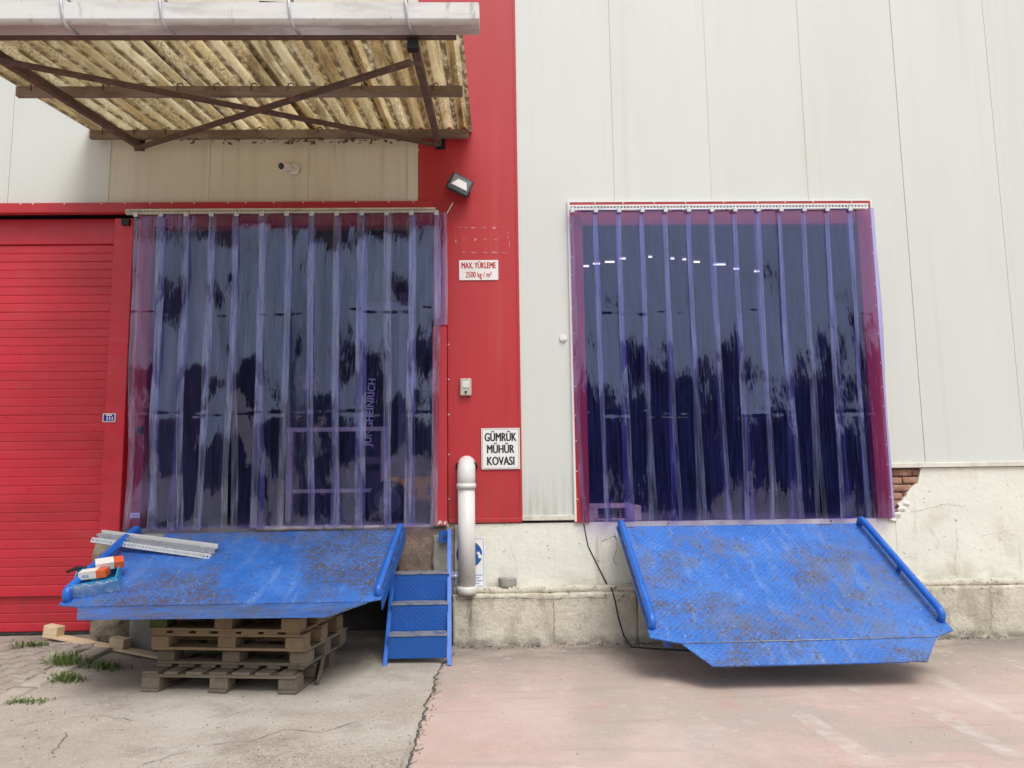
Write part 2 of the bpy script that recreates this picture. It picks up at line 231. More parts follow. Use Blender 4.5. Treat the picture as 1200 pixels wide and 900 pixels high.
def pvc_mat(name, tint, milk, milk2, haze0, edge, em0):
    m = bpy.data.materials.new(name); m.use_nodes = True; MATS[name] = m
    t = m.node_tree; N = t.nodes; L = t.links; N.clear(); out = N.new('ShaderNodeOutputMaterial')
    g = N.new('ShaderNodeNewGeometry'); uv = N.new('ShaderNodeUVMap'); uv.uv_map = 'UVMap'
    def sc_noise(s, d):
        mp = N.new('ShaderNodeVectorMath'); mp.operation = 'MULTIPLY'; mp.inputs[1].default_value = s; L.new(g.outputs['Position'], mp.inputs[0])
        n = N.new('ShaderNodeTexNoise'); n.inputs['Scale'].default_value = 1; n.inputs['Detail'].default_value = d; L.new(mp.outputs[0], n.inputs['Vector']); return n.outputs['Fac']
    bp = N.new('ShaderNodeBump'); bp.inputs['Strength'].default_value = .30; bp.inputs['Distance'].default_value = .012; L.new(sc_noise((22, 22, 3.4), 4), bp.inputs['Height'])
    bq = N.new('ShaderNodeBump'); bq.inputs['Strength'].default_value = .5; bq.inputs['Distance'].default_value = .01; L.new(sc_noise((55, 55, 4), 2), bq.inputs['Height']); L.new(bp.outputs[0], bq.inputs['Normal']); bp = bq
    lw = N.new('ShaderNodeLayerWeight'); lw.inputs['Blend'].default_value = .5; L.new(bp.outputs[0], lw.inputs['Normal'])
    pw = N.new('ShaderNodeMath'); pw.operation = 'POWER'; pw.inputs[1].default_value = 5; L.new(lw.outputs['Facing'], pw.inputs[0])
    fr = N.new('ShaderNodeMapRange'); fr.inputs[3].default_value = .115; fr.inputs[4].default_value = .95; L.new(pw.outputs[0], fr.inputs[0])
    sx = N.new('ShaderNodeSeparateXYZ'); L.new(uv.outputs[0], sx.inputs[0])
    s1 = N.new('ShaderNodeMath'); s1.operation = 'SUBTRACT'; s1.inputs[1].default_value = .5; L.new(sx.outputs[0], s1.inputs[0])
    s2 = N.new('ShaderNodeMath'); s2.operation = 'ABSOLUTE'; L.new(s1.outputs[0], s2.inputs[0])
    em = N.new('ShaderNodeMapRange'); em.inputs[1].default_value = em0; em.inputs[2].default_value = em0 + .015; em.inputs[3].default_value = haze0; em.inputs[4].default_value = edge; L.new(s2.outputs[0], em.inputs[0])
    nm = N.new('ShaderNodeMapRange'); nm.inputs[1].default_value = .35; nm.inputs[2].default_value = .7; nm.inputs[3].default_value = .3; nm.inputs[4].default_value = 1.9; L.new(sc_noise((48, 48, 2.2), 7), nm.inputs[0])
    hz = N.new('ShaderNodeMath'); hz.operation = 'MULTIPLY'; L.new(em.outputs[0], hz.inputs[0]); L.new(nm.outputs[0], hz.inputs[1])
    tr = N.new('ShaderNodeBsdfTransparent'); tr.inputs[0].default_value = (*tint, 1)
    df = N.new('ShaderNodeBsdfDiffuse'); tl = N.new('ShaderNodeBsdfTranslucent')
    e2 = N.new('ShaderNodeMapRange'); e2.inputs[1].default_value = em0; e2.inputs[2].default_value = em0 + .015; L.new(s2.outputs[0], e2.inputs[0])
    mc = N.new('ShaderNodeMix'); mc.data_type = 'RGBA'; L.new(e2.outputs[0], mc.inputs[0]); mc.inputs[6].default_value = (*milk, 1); mc.inputs[7].default_value = (*milk2, 1)
    L.new(mc.outputs[2], df.inputs[0]); L.new(mc.outputs[2], tl.inputs[0])
    ms = N.new('ShaderNodeMixShader'); ms.inputs[0].default_value = .4; L.new(df.outputs[0], ms.inputs[1]); L.new(tl.outputs[0], ms.inputs[2])
    m1 = N.new('ShaderNodeMixShader'); L.new(hz.outputs[0], m1.inputs[0]); L.new(tr.outputs[0], m1.inputs[1]); L.new(ms.outputs[0], m1.inputs[2])
    gl = N.new('ShaderNodeBsdfGlossy'); gl.inputs['Roughness'].default_value = .03; gl.inputs[0].default_value = (.60, .69, 1, 1); L.new(bp.outputs[0], gl.inputs['Normal'])
    m2 = N.new('ShaderNodeMixShader'); L.new(fr.outputs[0], m2.inputs[0]); L.new(m1.outputs[0], m2.inputs[1]); L.new(gl.outputs[0], m2.inputs[2])
    L.new(m2.outputs[0], out.inputs[0])
pvc_mat('pvc', (.62, .56, .92), (.085, .085, .55), (.42, .48, .88), .10, .17, .335)
pvc_mat('pvc_left', (.66, .61, .94), (.13, .14, .52), (.60, .65, .90), .09, .22, .285)
pvc_mat('film', (.9, .93, .96), (.8, .85, .9), (.8, .85, .9), .10, .2, .4)

# ------------------------------------------------------------------ mesh helpers
class MB:
    def __init__(s): s.bm = bmesh.new()
    def box(s, x0, x1, y0, y1, z0, z1, M=None, bev=0.):
        b = s.bm; vs = [b.verts.new((x, y, z)) for z in (z0, z1) for y in (y0, y1) for x in (x0, x1)]
        fs = [b.faces.new([vs[i] for i in q]) for q in ((0, 2, 3, 1), (4, 5, 7, 6), (0, 1, 5, 4), (2, 6, 7, 3), (0, 4, 6, 2), (1, 3, 7, 5))]
        if bev:
            es = list({e for f in fs for e in f.edges}); r = bmesh.ops.bevel(b, geom=es, offset=bev, segments=1, affect='EDGES', clamp_overlap=True); vs = list({v for f in r['faces'] for v in f.verts} | {v for v in vs if v.is_valid})
        if M is not None:
            for v in vs: v.co = M @ v.co
        return s
    def prism(s, pts, a, b_, axis='y', M=None):             # polygon in the plane across axis, from a to b
        f = {'y': lambda p, t: (p[0], t, p[1]), 'x': lambda p, t: (t, p[0], p[1]), 'z': lambda p, t: (p[0], p[1], t)}[axis]
        A = [s.bm.verts.new(f(p, a)) for p in pts]; B = [s.bm.verts.new(f(p, b_)) for p in pts]
        s.bm.faces.new(A); s.bm.faces.new(B[::-1]); k = len(pts)
        for i in range(k): s.bm.faces.new((A[i], B[i], B[(i + 1) % k], A[(i + 1) % k]))
        if M is not None:
            for v in A + B: v.co = M @ v.co
        return s
    def tube(s, pts, r, seg=12, cap=True):
        pts = [Vector(p) for p in pts]; rings = []; up = None
        for i, p in enumerate(pts):
            d = (pts[min(i + 1, len(pts) - 1)] - pts[max(i - 1, 0)]).normalized()
            if up is None: up = Vector((0, 0, 1)) if abs(d.z) < .9 else Vector((1, 0, 0))
            u = d.cross(up).normalized(); up = u.cross(d).normalized()
            rr = r[i] if hasattr(r, '__len__') else r
            rings.append([s.bm.verts.new(p + (u * cos(2 * pi * k / seg) + up * sin(2 * pi * k / seg)) * rr) for k in range(seg)])
        for a, b in zip(rings, rings[1:]):
            for k in range(seg):
                f = s.bm.faces.new((a[k], a[(k + 1) % seg], b[(k + 1) % seg], b[k])); f.smooth = True
        if cap: s.bm.faces.new(rings[0][::-1]); s.bm.faces.new(rings[-1])
        return s
    def bar(s, a, b, wd, ht, up=(0, 0, 1), bev=0.):          # rectangular bar from a to b
        a, b = Vector(a), Vector(b); d = b - a; L = d.length; d.normalize(); u = d.cross(Vector(up)).normalized(); t = u.cross(d)
        M = Matrix(((d.x, u.x, t.x, a.x), (d.y, u.y, t.y, a.y), (d.z, u.z, t.z, a.z), (0, 0, 0, 1)))
        return s.box(0, L, -wd / 2, wd / 2, -ht / 2, ht / 2, M, bev)
    def rough(s, x0, x1, y0, y1, z0, z1, step, amp, freq=4., round_=0., seed=0):
        t = bmesh.new(); bmesh.ops.create_cube(t, size=1)
        for v in t.verts: v.co = Vector((x0 + (v.co.x + .5) * (x1 - x0), y0 + (v.co.y + .5) * (y1 - y0), z0 + (v.co.z + .5) * (z1 - z0)))
        for ax in range(3):
            L = (x1 - x0, y1 - y0, z1 - z0)[ax]; k = min(220, int(L / step))
            if k > 0: bmesh.ops.subdivide_edges(t, edges=[e for e in t.edges if abs((e.verts[0].co - e.verts[1].co)[ax]) > L * .9], cuts=k, use_grid_fill=True)
        c = Vector(((x0 + x1) / 2, (y0 + y1) / 2, (z0 + z1) / 2)); h = Vector(((x1 - x0) / 2, (y1 - y0) / 2, (z1 - z0) / 2))
        for v in t.verts:
            q = v.co - c; n = noise.noise_vector(v.co * freq + Vector((seed, seed, seed))) + .5 * noise.noise_vector(v.co * freq * 2.7)
            if round_:
                e = Vector((q.x / h.x, q.y / h.y, q.z / h.z)); l = max(1e-6, e.length); k = max(abs(e.x), abs(e.y), abs(e.z)); q2 = q * (k / l); q = q.lerp(q2 * 1.12, round_)
            v.co = c + q + n * amp
        m = bpy.data.meshes.new('tmp'); t.to_mesh(m); t.free(); s.bm.from_mesh(m); bpy.data.meshes.remove(m)
        return s
    def done(s, name, m, parent=None, smooth=False):
        bmesh.ops.recalc_face_normals(s.bm, faces=s.bm.faces)
        me = bpy.data.meshes.new(name); s.bm.to_mesh(me); s.bm.free()
        if smooth:
            for p in me.polygons: p.use_smooth = True
        return link(name, me, m, parent)
def link(name, me, m=None, parent=None):
    o = bpy.data.objects.new(name, me); COL.objects.link(o)
    if m:
        me.materials.clear(); me.materials.append(MATS[m])
    if parent: o.parent = parent
    return o
def inst(src, parent, loc=(0, 0, 0), rot=(0, 0, 0), name=None, scale=None):
    o = src.copy(); o.name = name or src.name.split('.')[0]; COL.objects.link(o); o.parent = parent; o.location = loc; o.rotation_euler = rot
    if scale: o.scale = scale
    return o
def thing(name, label, cat, loc=(0, 0, 0), rot=(0, 0, 0), group=None):
    o = bpy.data.objects.new(name, None); o.empty_display_size = .1; COL.objects.link(o); o.location = loc; o.rotation_euler = rot
    return tag(o, label, cat, group)
def tag(o, label, cat, group=None):
    o['label'] = label; o['category'] = cat
    if group: o['group'] = group
    return o
def struct(o): o['kind'] = 'structure'; return o
def text(s, size, M, m, parent, name='lettering', bold=0., fit=None):
    """flat print: a text outline turned to mesh, thickened by a few shifted copies, fitted to a width"""
    c = bpy.data.curves.new('t', 'FONT'); c.body = s; c.size = size; c.align_x = 'CENTER'; c.align_y = 'CENTER'; c.fill_mode = 'BOTH'; c.resolution_u = 3
    o = bpy.data.objects.new('t', c); COL.objects.link(o); bpy.context.view_layer.update()
    me = bpy.data.meshes.new_from_object(o.evaluated_get(bpy.context.evaluated_depsgraph_get())); bpy.data.objects.remove(o); bpy.data.curves.remove(c)
    xs = [v.co.x for v in me.vertices]; sx = fit / (max(xs) - min(xs)) if fit else 1; cx = (max(xs) + min(xs)) / 2
    bm = bmesh.new()
    for k, (dx, dy) in enumerate([(0, 0)] + ([(bold * cos(a), .35 * bold * sin(a)) for a in [pi / 4 * i for i in range(8)]] if bold else [])):
        q = me.copy(); q.transform(Matrix.Translation((dx, dy, .00012 * k)) @ Matrix.Diagonal((sx, 1, 1, 1)) @ Matrix.Translation((-cx, 0, 0))); bm.from_mesh(q); bpy.data.meshes.remove(q)
    bm.to_mesh(me); bm.free(); me.transform(M); return link(name, me, m, parent)
def wallM(x, y, z, roll=0., inward=0.):                     # text plane facing -Y at (x,y,z)
    return Matrix.Translation((x, y, z)) @ Matrix.Rotation(inward, 4, 'Z') @ Matrix.Rotation(pi / 2, 4, 'X') @ Matrix.Rotation(roll, 4, 'Z')
def ss(t): t = max(0., min(1., t)); return t * t * (3 - 2 * t)
def frac_noise(x, y, z): return noise.noise(Vector((x, y, z)))

# ------------------------------------------------------------------ ground
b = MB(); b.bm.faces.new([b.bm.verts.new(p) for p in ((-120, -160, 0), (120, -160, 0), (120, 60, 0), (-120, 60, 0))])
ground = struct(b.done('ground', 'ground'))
def hL(x, y):                                               # the old concrete on the left climbs gently to the red door
    return .010 + .125 * ss((-2.9 - x) / .9) * ss((y + 1.9) / 1.7)
def edge_x(y): return -.50 + .05 * frac_noise(y * 1.7, 1, 0) + .03 * frac_noise(y * 7, 2, 0) + .015 * frac_noise(y * 23, 3, 0) + max(0, (y + 1.2)) * .12
def build_apron():
    bm = bmesh.new(); ys = [-10 + .5 * i for i in range(11)] + [-4.5 + .045 * i for i in range(1, 112)]; rows = []
    us = [0, .12, .2, .28, .34] + [.34 + .66 * i / 110 for i in range(1, 111)]
    for y in ys:
        xe = edge_x(y); row = []
        for u in us:
            x = -9 + u * (xe + 9); lip = ss((xe - x) / .05)
            z = hL(x, y) * (.2 + .8 * lip) + lip * (.004 * frac_noise(x * 2, y * 2, 5) + .0025 * frac_noise(x * 11, y * 11, 8))
            row.append(bm.verts.new((x, y, max(.003, z))))
        row.append(bm.verts.new((xe + .004, y, -.02))); rows.append(row)
    for a, c in zip(rows, rows[1:]):
        for i in range(len(a) - 1):
            f = bm.faces.new((a[i], a[i + 1], c[i + 1], c[i])); f.smooth = True
    me = bpy.data.meshes.new('concrete_apron'); bm.to_mesh(me); bm.free(); return struct(link('concrete_apron', me, 'apron'))
apron = build_apron()
def onL(px, py, it=6):                                      # photo pixel -> point on the left concrete
    z = .02
    for _ in range(it): p = G(px, py, z); z = hL(p.x, p.y)
    return p
# cracks: shallow dark grooves filled with dirt
def crack(pix, wd):
    pts = [onL(*p) for p in pix]; fine = []
    for a, c in zip(pts, pts[1:]):
        k = max(2, int((c - a).length / .04))
        for i in range(k):
            p = a.lerp(c, i / k); p += Vector((R_.uniform(-.012, .012), R_.uniform(-.012, .012), 0)); p.z = hL(p.x, p.y) + .003; fine.append(p)
    bb = MB(); prev = None
    for i, p in enumerate(fine[:-1]):
        d = (fine[i + 1] - p).normalized(); q = Vector((-d.y, d.x, 0)) * wd * R_.uniform(.3, 1); c = (bb.bm.verts.new(p + q), bb.bm.verts.new(p - q))
        if prev: bb.bm.faces.new((prev[0], prev[1], c[1], c[0]))
        prev = c
    o = bb.done('crack', 'dark_concrete', apron)
crack([(250, 872), (300, 868), (330, 855), (380, 858), (430, 842)], .003); crack([(20, 850), (70, 842), (120, 838), (170, 848)], .003); crack([(78, 858), (75, 868), (60, 885), (50, 892)], .004); crack([(165, 897), (190, 890), (215, 882), (235, 876)], .004)
jb_ = MB(); prev = None; y = -5.0                            # the dirt filled joint between the two slabs
while y < -.35:
    x = edge_x(y); a, c = jb_.bm.verts.new((x - .004, y, .0035)), jb_.bm.verts.new((x + .006 + .03 * max(0, frac_noise(y * 6, 5, 0)) + R_.uniform(0, .012), y, .0035))
    if prev: jb_.bm.faces.new((prev[0], prev[1], c, a))
    prev = (a, c); y += .022
jb_.done('joint_dirt', 'dark_concrete', ground)
# interlocking pavers
paving = bpy.data.objects.new('paving', None); COL.objects.link(paving); struct(paving)
def paver_mesh():
    a, h, z = .108, .052, .012; top = [(-a, -h), (-a * .5, -h - z), (0, -h), (a * .5, -h - z), (a, -h), (a - z, 0), (a, h), (a * .5, h - z), (0, h), (-a * .5, h - z), (-a, h), (-a - z + .024, 0)]
    bb = MB(); c = .955
    lo = [bb.bm.verts.new((x * c, y * c, -.03)) for x, y in top]; mi = [bb.bm.verts.new((x * c, y * c, .008)) for x, y in top]; hi = [bb.bm.verts.new((x * .90, y * .88, .013)) for x, y in top]; k = len(top)
    for A, B in ((lo, mi), (mi, hi)):
        for i in range(k): bb.bm.faces.new((A[i], A[(i + 1) % k], B[(i + 1) % k], B[i]))
    bb.bm.faces.new(hi)
    return bb
k1, k2 = onL(0, 814), onL(72, 775)                          # line of the kerb
kd = (k2 - k1).normalized(); kd.z = 0; kd.normalize(); kn = Vector((-kd.y, kd.x, 0))
pv = None
for i in range(-2, 20):
    for j in range(0, 24):
        p = k1 + kd * (i * .216 - .9 + (j % 2) * .108) + kn * (.06 + j * .107)
        if p.x < -5.6 or p.y > .02 or p.x > -3.55 or (p - k1).dot(kd) > 1.45 - j * .02: continue
        if pv is None: pv = paver_mesh().done('paver', 'paver', paving); q = pv
        else: q = inst(pv, paving)
        q.location = (p.x, p.y, hL(p.x, p.y) + R_.uniform(-.004, .003))
        gx, gy = (hL(p.x + .05, p.y) - hL(p.x - .05, p.y)) / .1, (hL(p.x, p.y + .05) - hL(p.x, p.y - .05)) / .1
        q.rotation_euler = (math.atan(gy) + R_.uniform(-.02, .02), -math.atan(gx) + R_.uniform(-.02, .02), math.atan2(kd.y, kd.x) + R_.uniform(-.02, .02))
kb = None
for i in range(4):
    p = k1 + kd * (-.62 + i * .52) - kn * .10
    if kb is None: kb = MB().rough(-.25, .25, -.085, .085, -.06, .012, .05, .006, 9).done('kerb_stone', 'kerb', paving, True); q = kb
    else: q = inst(kb, paving)
    gk = (hL(*(p + kd * .2).xy) - hL(*(p - kd * .2).xy)) / .4
    q.location = (p.x, p.y, hL(p.x, p.y) + .004); q.rotation_euler = (0, -math.atan(gk), math.atan2(kd.y, kd.x) + R_.uniform(-.02, .02))

# ------------------------------------------------------------------ the warehouse front
wh = thing('warehouse', 'cream panelled warehouse front with red pillar, red door frames and plastered base', 'warehouse')
XR = .243                                                   # right edge of the red pillar
def panel(pts, m, name='wall_panel', y0=0., th=.05): return MB().prism(pts, y0, y0 + th).done(name, m, wh)
g = .0028; ZT = 7.6
DX0, DX1, DZ1 = .80, 3.855, 4.315
for k in range(9):
    x0, x1 = XR + k + g, XR + k + 1 - g; dy = R_.uniform(-.003, .003)
    if k == 0: P_ = [(x0, 1.19), (DX0, 1.19), (DX0, DZ1), (x1, DZ1), (x1, ZT), (x0, ZT)]
    elif k in (1, 2): P_ = [(x0, DZ1), (x1, DZ1), (x1, ZT), (x0, ZT)]
    elif k == 3: P_ = [(x0, DZ1), (DX1, DZ1), (DX1, 1.64), (x1, 1.64), (x1, ZT), (x0, ZT)]
    else: P_ = [(x0, 1.64), (x1, 1.64), (x1, ZT), (x0, ZT)]
    panel(P_, 'cream', y0=dy)
for k in range(-9, -1):
    x0, x1 = .13 + k + g, .13 + k + 1 - g
    panel([(x0, 4.34), (x1, 4.34), (x1, ZT), (x0, ZT)], 'cream_old' if k > -5 else 'cream', y0=R_.uniform(-.003, .003))
panel([(-.866, 4.34), (-.762, 4.34), (-.762, ZT), (-.866, ZT)], 'cream_old', 'corner_trim', y0=-.012)
panel([(-.757, 4.13), (-.757, ZT), (XR - .004, ZT), (XR - .004, 1.165), (-.462, 1.165), (-.462, 4.13)], 'red', 'red_panel', y0=-.006)
MB().box(XR - .012, XR + .012, -.014, .0, 1.17, ZT).done('corner_strip', 'red', wh)
# backing behind the joints and the building shell
MB().box(-9, -.48, .0048, .075, 4.345, ZT - .01).box(XR - .7, DX0 - .005, .0048, .075, 1.195, ZT - .01).box(DX0 - .005, DX1 + .005, .0048, .075, DZ1 + .01, ZT - .01).box(DX1 + .005, 9.2, .0048, .075, 1.645, ZT - .01).done('backing_sheet', 'cream_old', wh)
rm = MB(); rm.tube([(0, 0, 0), (0, -.004, 0)], .007, 8)
riv0 = rm.done('rivet', 'white_paint', wh); riv0.location = (-.752, -.006, 4.9)
def rivets(a, c, n):
    for i in range(n):
        t = (i + .5) / n + R_.uniform(-.02, .02); inst(riv0, wh, Vector(a).lerp(Vector(c), t))
rivets((-.775, -.014, 4.4), (-.775, -.014, 5.6), 6)
# red band over the left openings
MB().box(-9, -.60, -.075, .0, 4.235, 4.338, bev=.006).done('red_band', 'red', wh)
rivets((-4.9, -.076, 4.325), (-.7, -.076, 4.325), 16)
# sectional door
dr = MB().box(-9, -3.80, .16, .18, .15, 4.23).done('sectional_door', 'red_door', wh)
sm = MB(); h = .0865
sm.prism([(.16, 0), (.1262, 0), (.122, .006), (.122, h - .011), (.1285, h - .001), (.16, h - .001)], -9, -3.80, 'x'); sl0 = None
z = .16
while z < 3.94:
    if sl0 is None: sl0 = sm.done('door_slat', 'red_door', dr); sl0.location = (0, 0, z)
    else: inst(sl0, dr, (0, R_.uniform(-.0012, .0012), z))
    z += h
MB().box(-9, -3.80, .10, .16, z + .002, 4.23, bev=.004).done('door_head', 'red_door', dr)
MB().box(-9, -3.80, .075, .12, .50, .512).done('door_rail', 'red_door', dr)
MB().box(-9, -3.78, .08, .17, .125, .158, bev=.008).done('door_seal', 'rubber', dr)
MB().box(-3.80, -3.605, .0, .2, .12, 4.20, bev=.006).done('door_post', 'red_door', wh)
MB().box(-3.72, -3.64, -.03, -.0, 4.12, 4.19, bev=.004).done('door_bracket', 'black', wh)
MB().box(-3.605, -3.50, .10, .2, .12, 4.232).done('recess_panel', 'red', wh)
# left opening: jambs
MB().box(-3.545, -3.395, -.03, .12, 1.14, 4.232, bev=.005).done('door_jamb', 'red', wh)
MB().box(-3.475, -3.469, -.034, -.03, 1.14, 4.2).done('jamb_seam', 'red', wh)
MB().box(-3.46, -3.40, -.05, -.03, 2.02, 2.10, bev=.008).done('jamb_latch', 'dark_metal', wh)
MB().box(-.60, -.463, -.05, .12, 3.06, 4.232, bev=.005).done('door_jamb', 'red', wh)
MB().box(-.612, -.468, -.095, .12, 1.115, 3.05, bev=.006).done('jamb_cover', 'red_chip', wh)
MB().box(-3.395, -.60, -.03, .12, 4.10, 4.232, bev=.004).done('door_lintel', 'red', wh)
rivets((-.455, -.009, 1.2), (-.455, -.009, 3.1), 5)
# right opening: slim red frame
MB().box(.765, 3.875, -.03, .06, 4.262, 4.33, bev=.003).done('door_lintel', 'red', wh)
MB().box(.785, 3.855, .0, .055, 4.10, 4.262).done('door_lintel', 'red', wh)
MB().box(.775, .905, -.028, .06, 1.12, 4.262, bev=.003).done('door_jamb', 'red', wh)
MB().box(3.72, 3.865, -.028, .06, 1.12, 4.262, bev=.003).done('door_jamb', 'red', wh)
MB().box(.757, .777, -.034, .0, 1.13, 4.34).box(3.863, 3.883, -.034, .0, 1.15, 4.34).box(.777, 3.863, -.034, .0, 4.328, 4.34).done('frame_edge', 'white_paint', wh)
for X in (.79, 3.852): rivets((X, -.029, 1.2), (X, -.029, 4.2), 11)
rivets((.85, -.031, 4.318), (3.8, -.031, 4.318), 9)
# base: plaster, flashing, ledge
bs = MB()
bs.prism([(XR - .66, .4), (3.9, .4), (3.9, 1.12), (XR - .66, 1.12)], .001, .30)
def jag(a, c, n, amp):
    out = []
    for i in range(n + 1):
        t = i / n; out.append((a[0] + (c[0] - a[0]) * t + (R_.uniform(-amp, amp) if 0 < i < n else 0), a[1] + (c[1] - a[1]) * t + (R_.uniform(-amp, amp) if 0 < i < n else 0)))
    return out
brk = [tuple((p := W(*q, .0)).xz) for q in ((1036, 618), (1052, 607), (1058, 597), (1052, 590), (1062, 581), (1066, 574), (1078, 563))]
brk[0] = (3.90, 1.06); jb = []
for a, c in zip(brk, brk[1:]): jb += jag(a, c, 4, .012)[:-1]
jb[0] = (3.902, 1.06)
bs2 = MB().prism([(3.902, .4)] + jb + [(brk[-1][0] + .02, 1.60), (9, 1.60), (9, .4)], .0, .035)
bs.done('plaster_base', 'plaster', wh); bs2.done('plaster_skin', 'plaster', wh)
MB().box(3.902, 9, .055, .30, .4, 1.62).done('brick_backing', 'mortar', wh)
br0 = None
for r in range(7):
    for c in range(3):
        x = 3.915 + c * .20 + (r % 2) * .1 - .1
        if br0 is None: br0 = MB().rough(-.095, .095, 0, .05, 0, .062, .03, .006, 14).done('brick', 'brick', wh, True); q = br0
        else: q = inst(br0, wh)
        q.location = (max(x, 3.89), .024 + R_.uniform(-.006, .01), 1.07 + r * .076); q.rotation_euler = (0, R_.uniform(-.03, .03), R_.uniform(-.03, .03))
for (px, py, s) in ((1056, 597, .04), (1050, 604, .05), (1062, 590, .03), (1046, 608, .04)):
    p = W(px, py, -.0); f = MB().rough(-s, s, -.01, .012, -s * .6, s * .6, .015, .008, 20, .3, px).done('plaster_flake', 'plaster', wh, True); f.location = p; f.rotation_euler = (R_.uniform(-.5, .5), R_.uniform(-.6, .6), 0)
MB().box(XR + .01, .775, -.022, .02, 1.145, 1.192, bev=.004).done('base_flashing', 'flash', wh)
MB().box(3.885, 9, -.028, .02, 1.605, 1.652, bev=.004).done('base_flashing', 'flash', wh)
MB().box(-.46, XR + .008, -.018, .02, 1.13, 1.172, bev=.004).done('base_flashing', 'red', wh)
for i, (a, c) in enumerate(((-.415, 1.32), (1.325, 3.3), (3.303, 5.4), (5.403, 9))):
    MB().rough(a, c, -.125, .02, -.05, .475, .028, .007, 6, 0, i).done('ledge_block', 'ledge', wh, True)
MB().rough(-.415, 9, -.09, .02, .472, .53, .04, .012, 7).done('ledge_mortar', 'ledge', wh, True)
def wall_crack(pix, y, wd, m='dark_concrete'):
    pts = [W(*p, y) for p in pix]; fine = []
    for a, c in zip(pts, pts[1:]):
        k = max(2, int((c - a).length / .025))
        for i in range(k): p = a.lerp(c, i / k); fine.append(p + Vector((R_.uniform(-.007, .007), 0, R_.uniform(-.007, .007))))
    bb = MB(); prev = None
    for i, p in enumerate(fine[:-1]):
        d = (fine[i + 1] - p).normalized(); q = Vector((-d.z, 0, d.x)) * wd * R_.uniform(.2, 1); c = (bb.bm.verts.new(p + q), bb.bm.verts.new(p - q))
        if prev: bb.bm.faces.new((prev[0], prev[1], c[1], c[0]))
        prev = c
    bb.done('crack', m, wh)
for pix, wd in (([(1066, 600), (1085, 597), (1110, 590), (1135, 596)], .0015), ([(1120, 610), (1122, 640), (1118, 668), (1126, 684)], .0013), ([(1090, 620), (1100, 634), (1096, 650)], .0012), ([(1150, 628), (1175, 624), (1199, 630)], .0012), ([(720, 625), (724, 640), (718, 655), (728, 668)], .0028), ([(706, 634), (715, 630), (728, 627)], .003), ([(598, 640), (606, 660), (603, 676)], .001), ([(640, 625), (648, 634)], .001)):
    wall_crack(pix, -.004, wd)
wall_crack([(648, 700), (650, 720), (648, 757)], -.137, .003); wall_crack([(848, 700), (850, 730)], -.137, .002); wall_crack([(1160, 690), (1163, 715), (1160, 745)], -.137, .003); wall_crack([(535, 703), (580, 701), (640, 702), (690, 700), (720, 701)], -.138, .004)
wall_crack([(478, 652), (484, 650), (490, 655), (491, 668)], -.068, .005)
# old rough dock under the left opening
MB().rough(-.95, -.40, -.05, .3, .0, 1.10, .035, .014, 5).done('dock_pier', 'rough_concrete', wh, True)
MB().rough(-.60, -.42, -.08, -.02, .45, 1.04, .03, .02, 9).done('dock_patch', 'grey_concrete', wh, True)
MB().rough(-3.34, -3.08, -.28, .3, .0, 1.08, .05, .006, 5).done('dock_pier', 'grey_concrete', wh, True)
MB().box(-3.5, -.4, .0, .3, .98, 1.128).done('dock_beam', 'grey_concrete', wh)
MB().box(-3.1, -.9, .75, .95, .0, 1.0).done('pit_wall', 'dark_concrete', wh)
MB().rough(-3.76, -3.36, -.20, .02, .0, 1.04, .04, .03, 5, .25, 4).done('dock_pier', 'stone', wh, True)
MB().rough(-2.3, -.46, -.035, .02, 1.085, 1.128, .05, .006, 8).done('dock_edge', 'ledge', wh, True)
# inside
MB().box(-3.6, 9.2, .05, 14, 1.0, 1.125).box(-9, -3.6, 1.0, 14, 1.0, 1.1249).done('inside_floor', 'floor_in', wh)
MB().box(-9, 9.2, 14, 14.2, 1.0, 7.6).box(-9.2, -9, .05, 14.2, 0, 7.6).box(9.2, 9.4, .05, 14.2, 0, 7.6).done('inside_wall', 'wall_in', wh)
MB().box(-9.2, 9.4, -.05, 14.2, ZT, ZT + .2).done('roof', 'wall_in', wh)
MB().box(-3.62, -3.52, .2, 3, 1.12, 5).box(-9, -3.6, .9, 1.0, 0, 5).done('inside_partition', 'wall_in', wh)

# ------------------------------------------------------------------ canopy
SL = .14; ZC = 5.03                                          # underside of the roof sheet at y=-.1, and its fall
def rz(y): return ZC + SL * (y + .1)
can = thing('canopy', 'rusty lean-to canopy of dirty yellow translucent corrugated sheets above the left doorway', 'canopy', (-2.1, 0, 4.9)); CL = Vector((2.1, 0, -4.9))
YF = -2.42; x = -4.10; k = 0
while x < -.25:
    x1 = min(x + .146 * 5.5, -.205); bm = bmesh.new(); rows = []
    nx = int((x1 - x) / .0122)
    for j in range(13):
        y = .0 + (YF - .0) * j / 12; row = []
        for i in range(nx + 1):
            X = x + (x1 - x) * i / nx
            row.append(bm.verts.new(Vector((X, y, rz(y) + .076 + .030 * cos(2 * pi * X / .146) + .006 * (k % 2) + .004 * frac_noise(X * 2, y * 1.5, k))) + CL))
        rows.append(row)
    for a, c in zip(rows, rows[1:]):
        for i in range(nx):
            f = bm.faces.new((a[i], a[i + 1], c[i + 1], c[i])); f.smooth = True
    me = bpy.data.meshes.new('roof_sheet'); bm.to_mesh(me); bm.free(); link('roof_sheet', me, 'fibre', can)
    x = x1 - .05 if x1 < -.21 else 0; k += 1
def cbar(name, a, c, wd, ht, m='rust'): 
    return MB().bar(Vector(a) + CL, Vector(c) + CL, wd, ht, bev=.003).done(name, m, can)
cbar('purlin', (-4.03, -.1, rz(-.1)), (-.24, -.1, rz(-.1)), .05, .085, 'rust_pale')
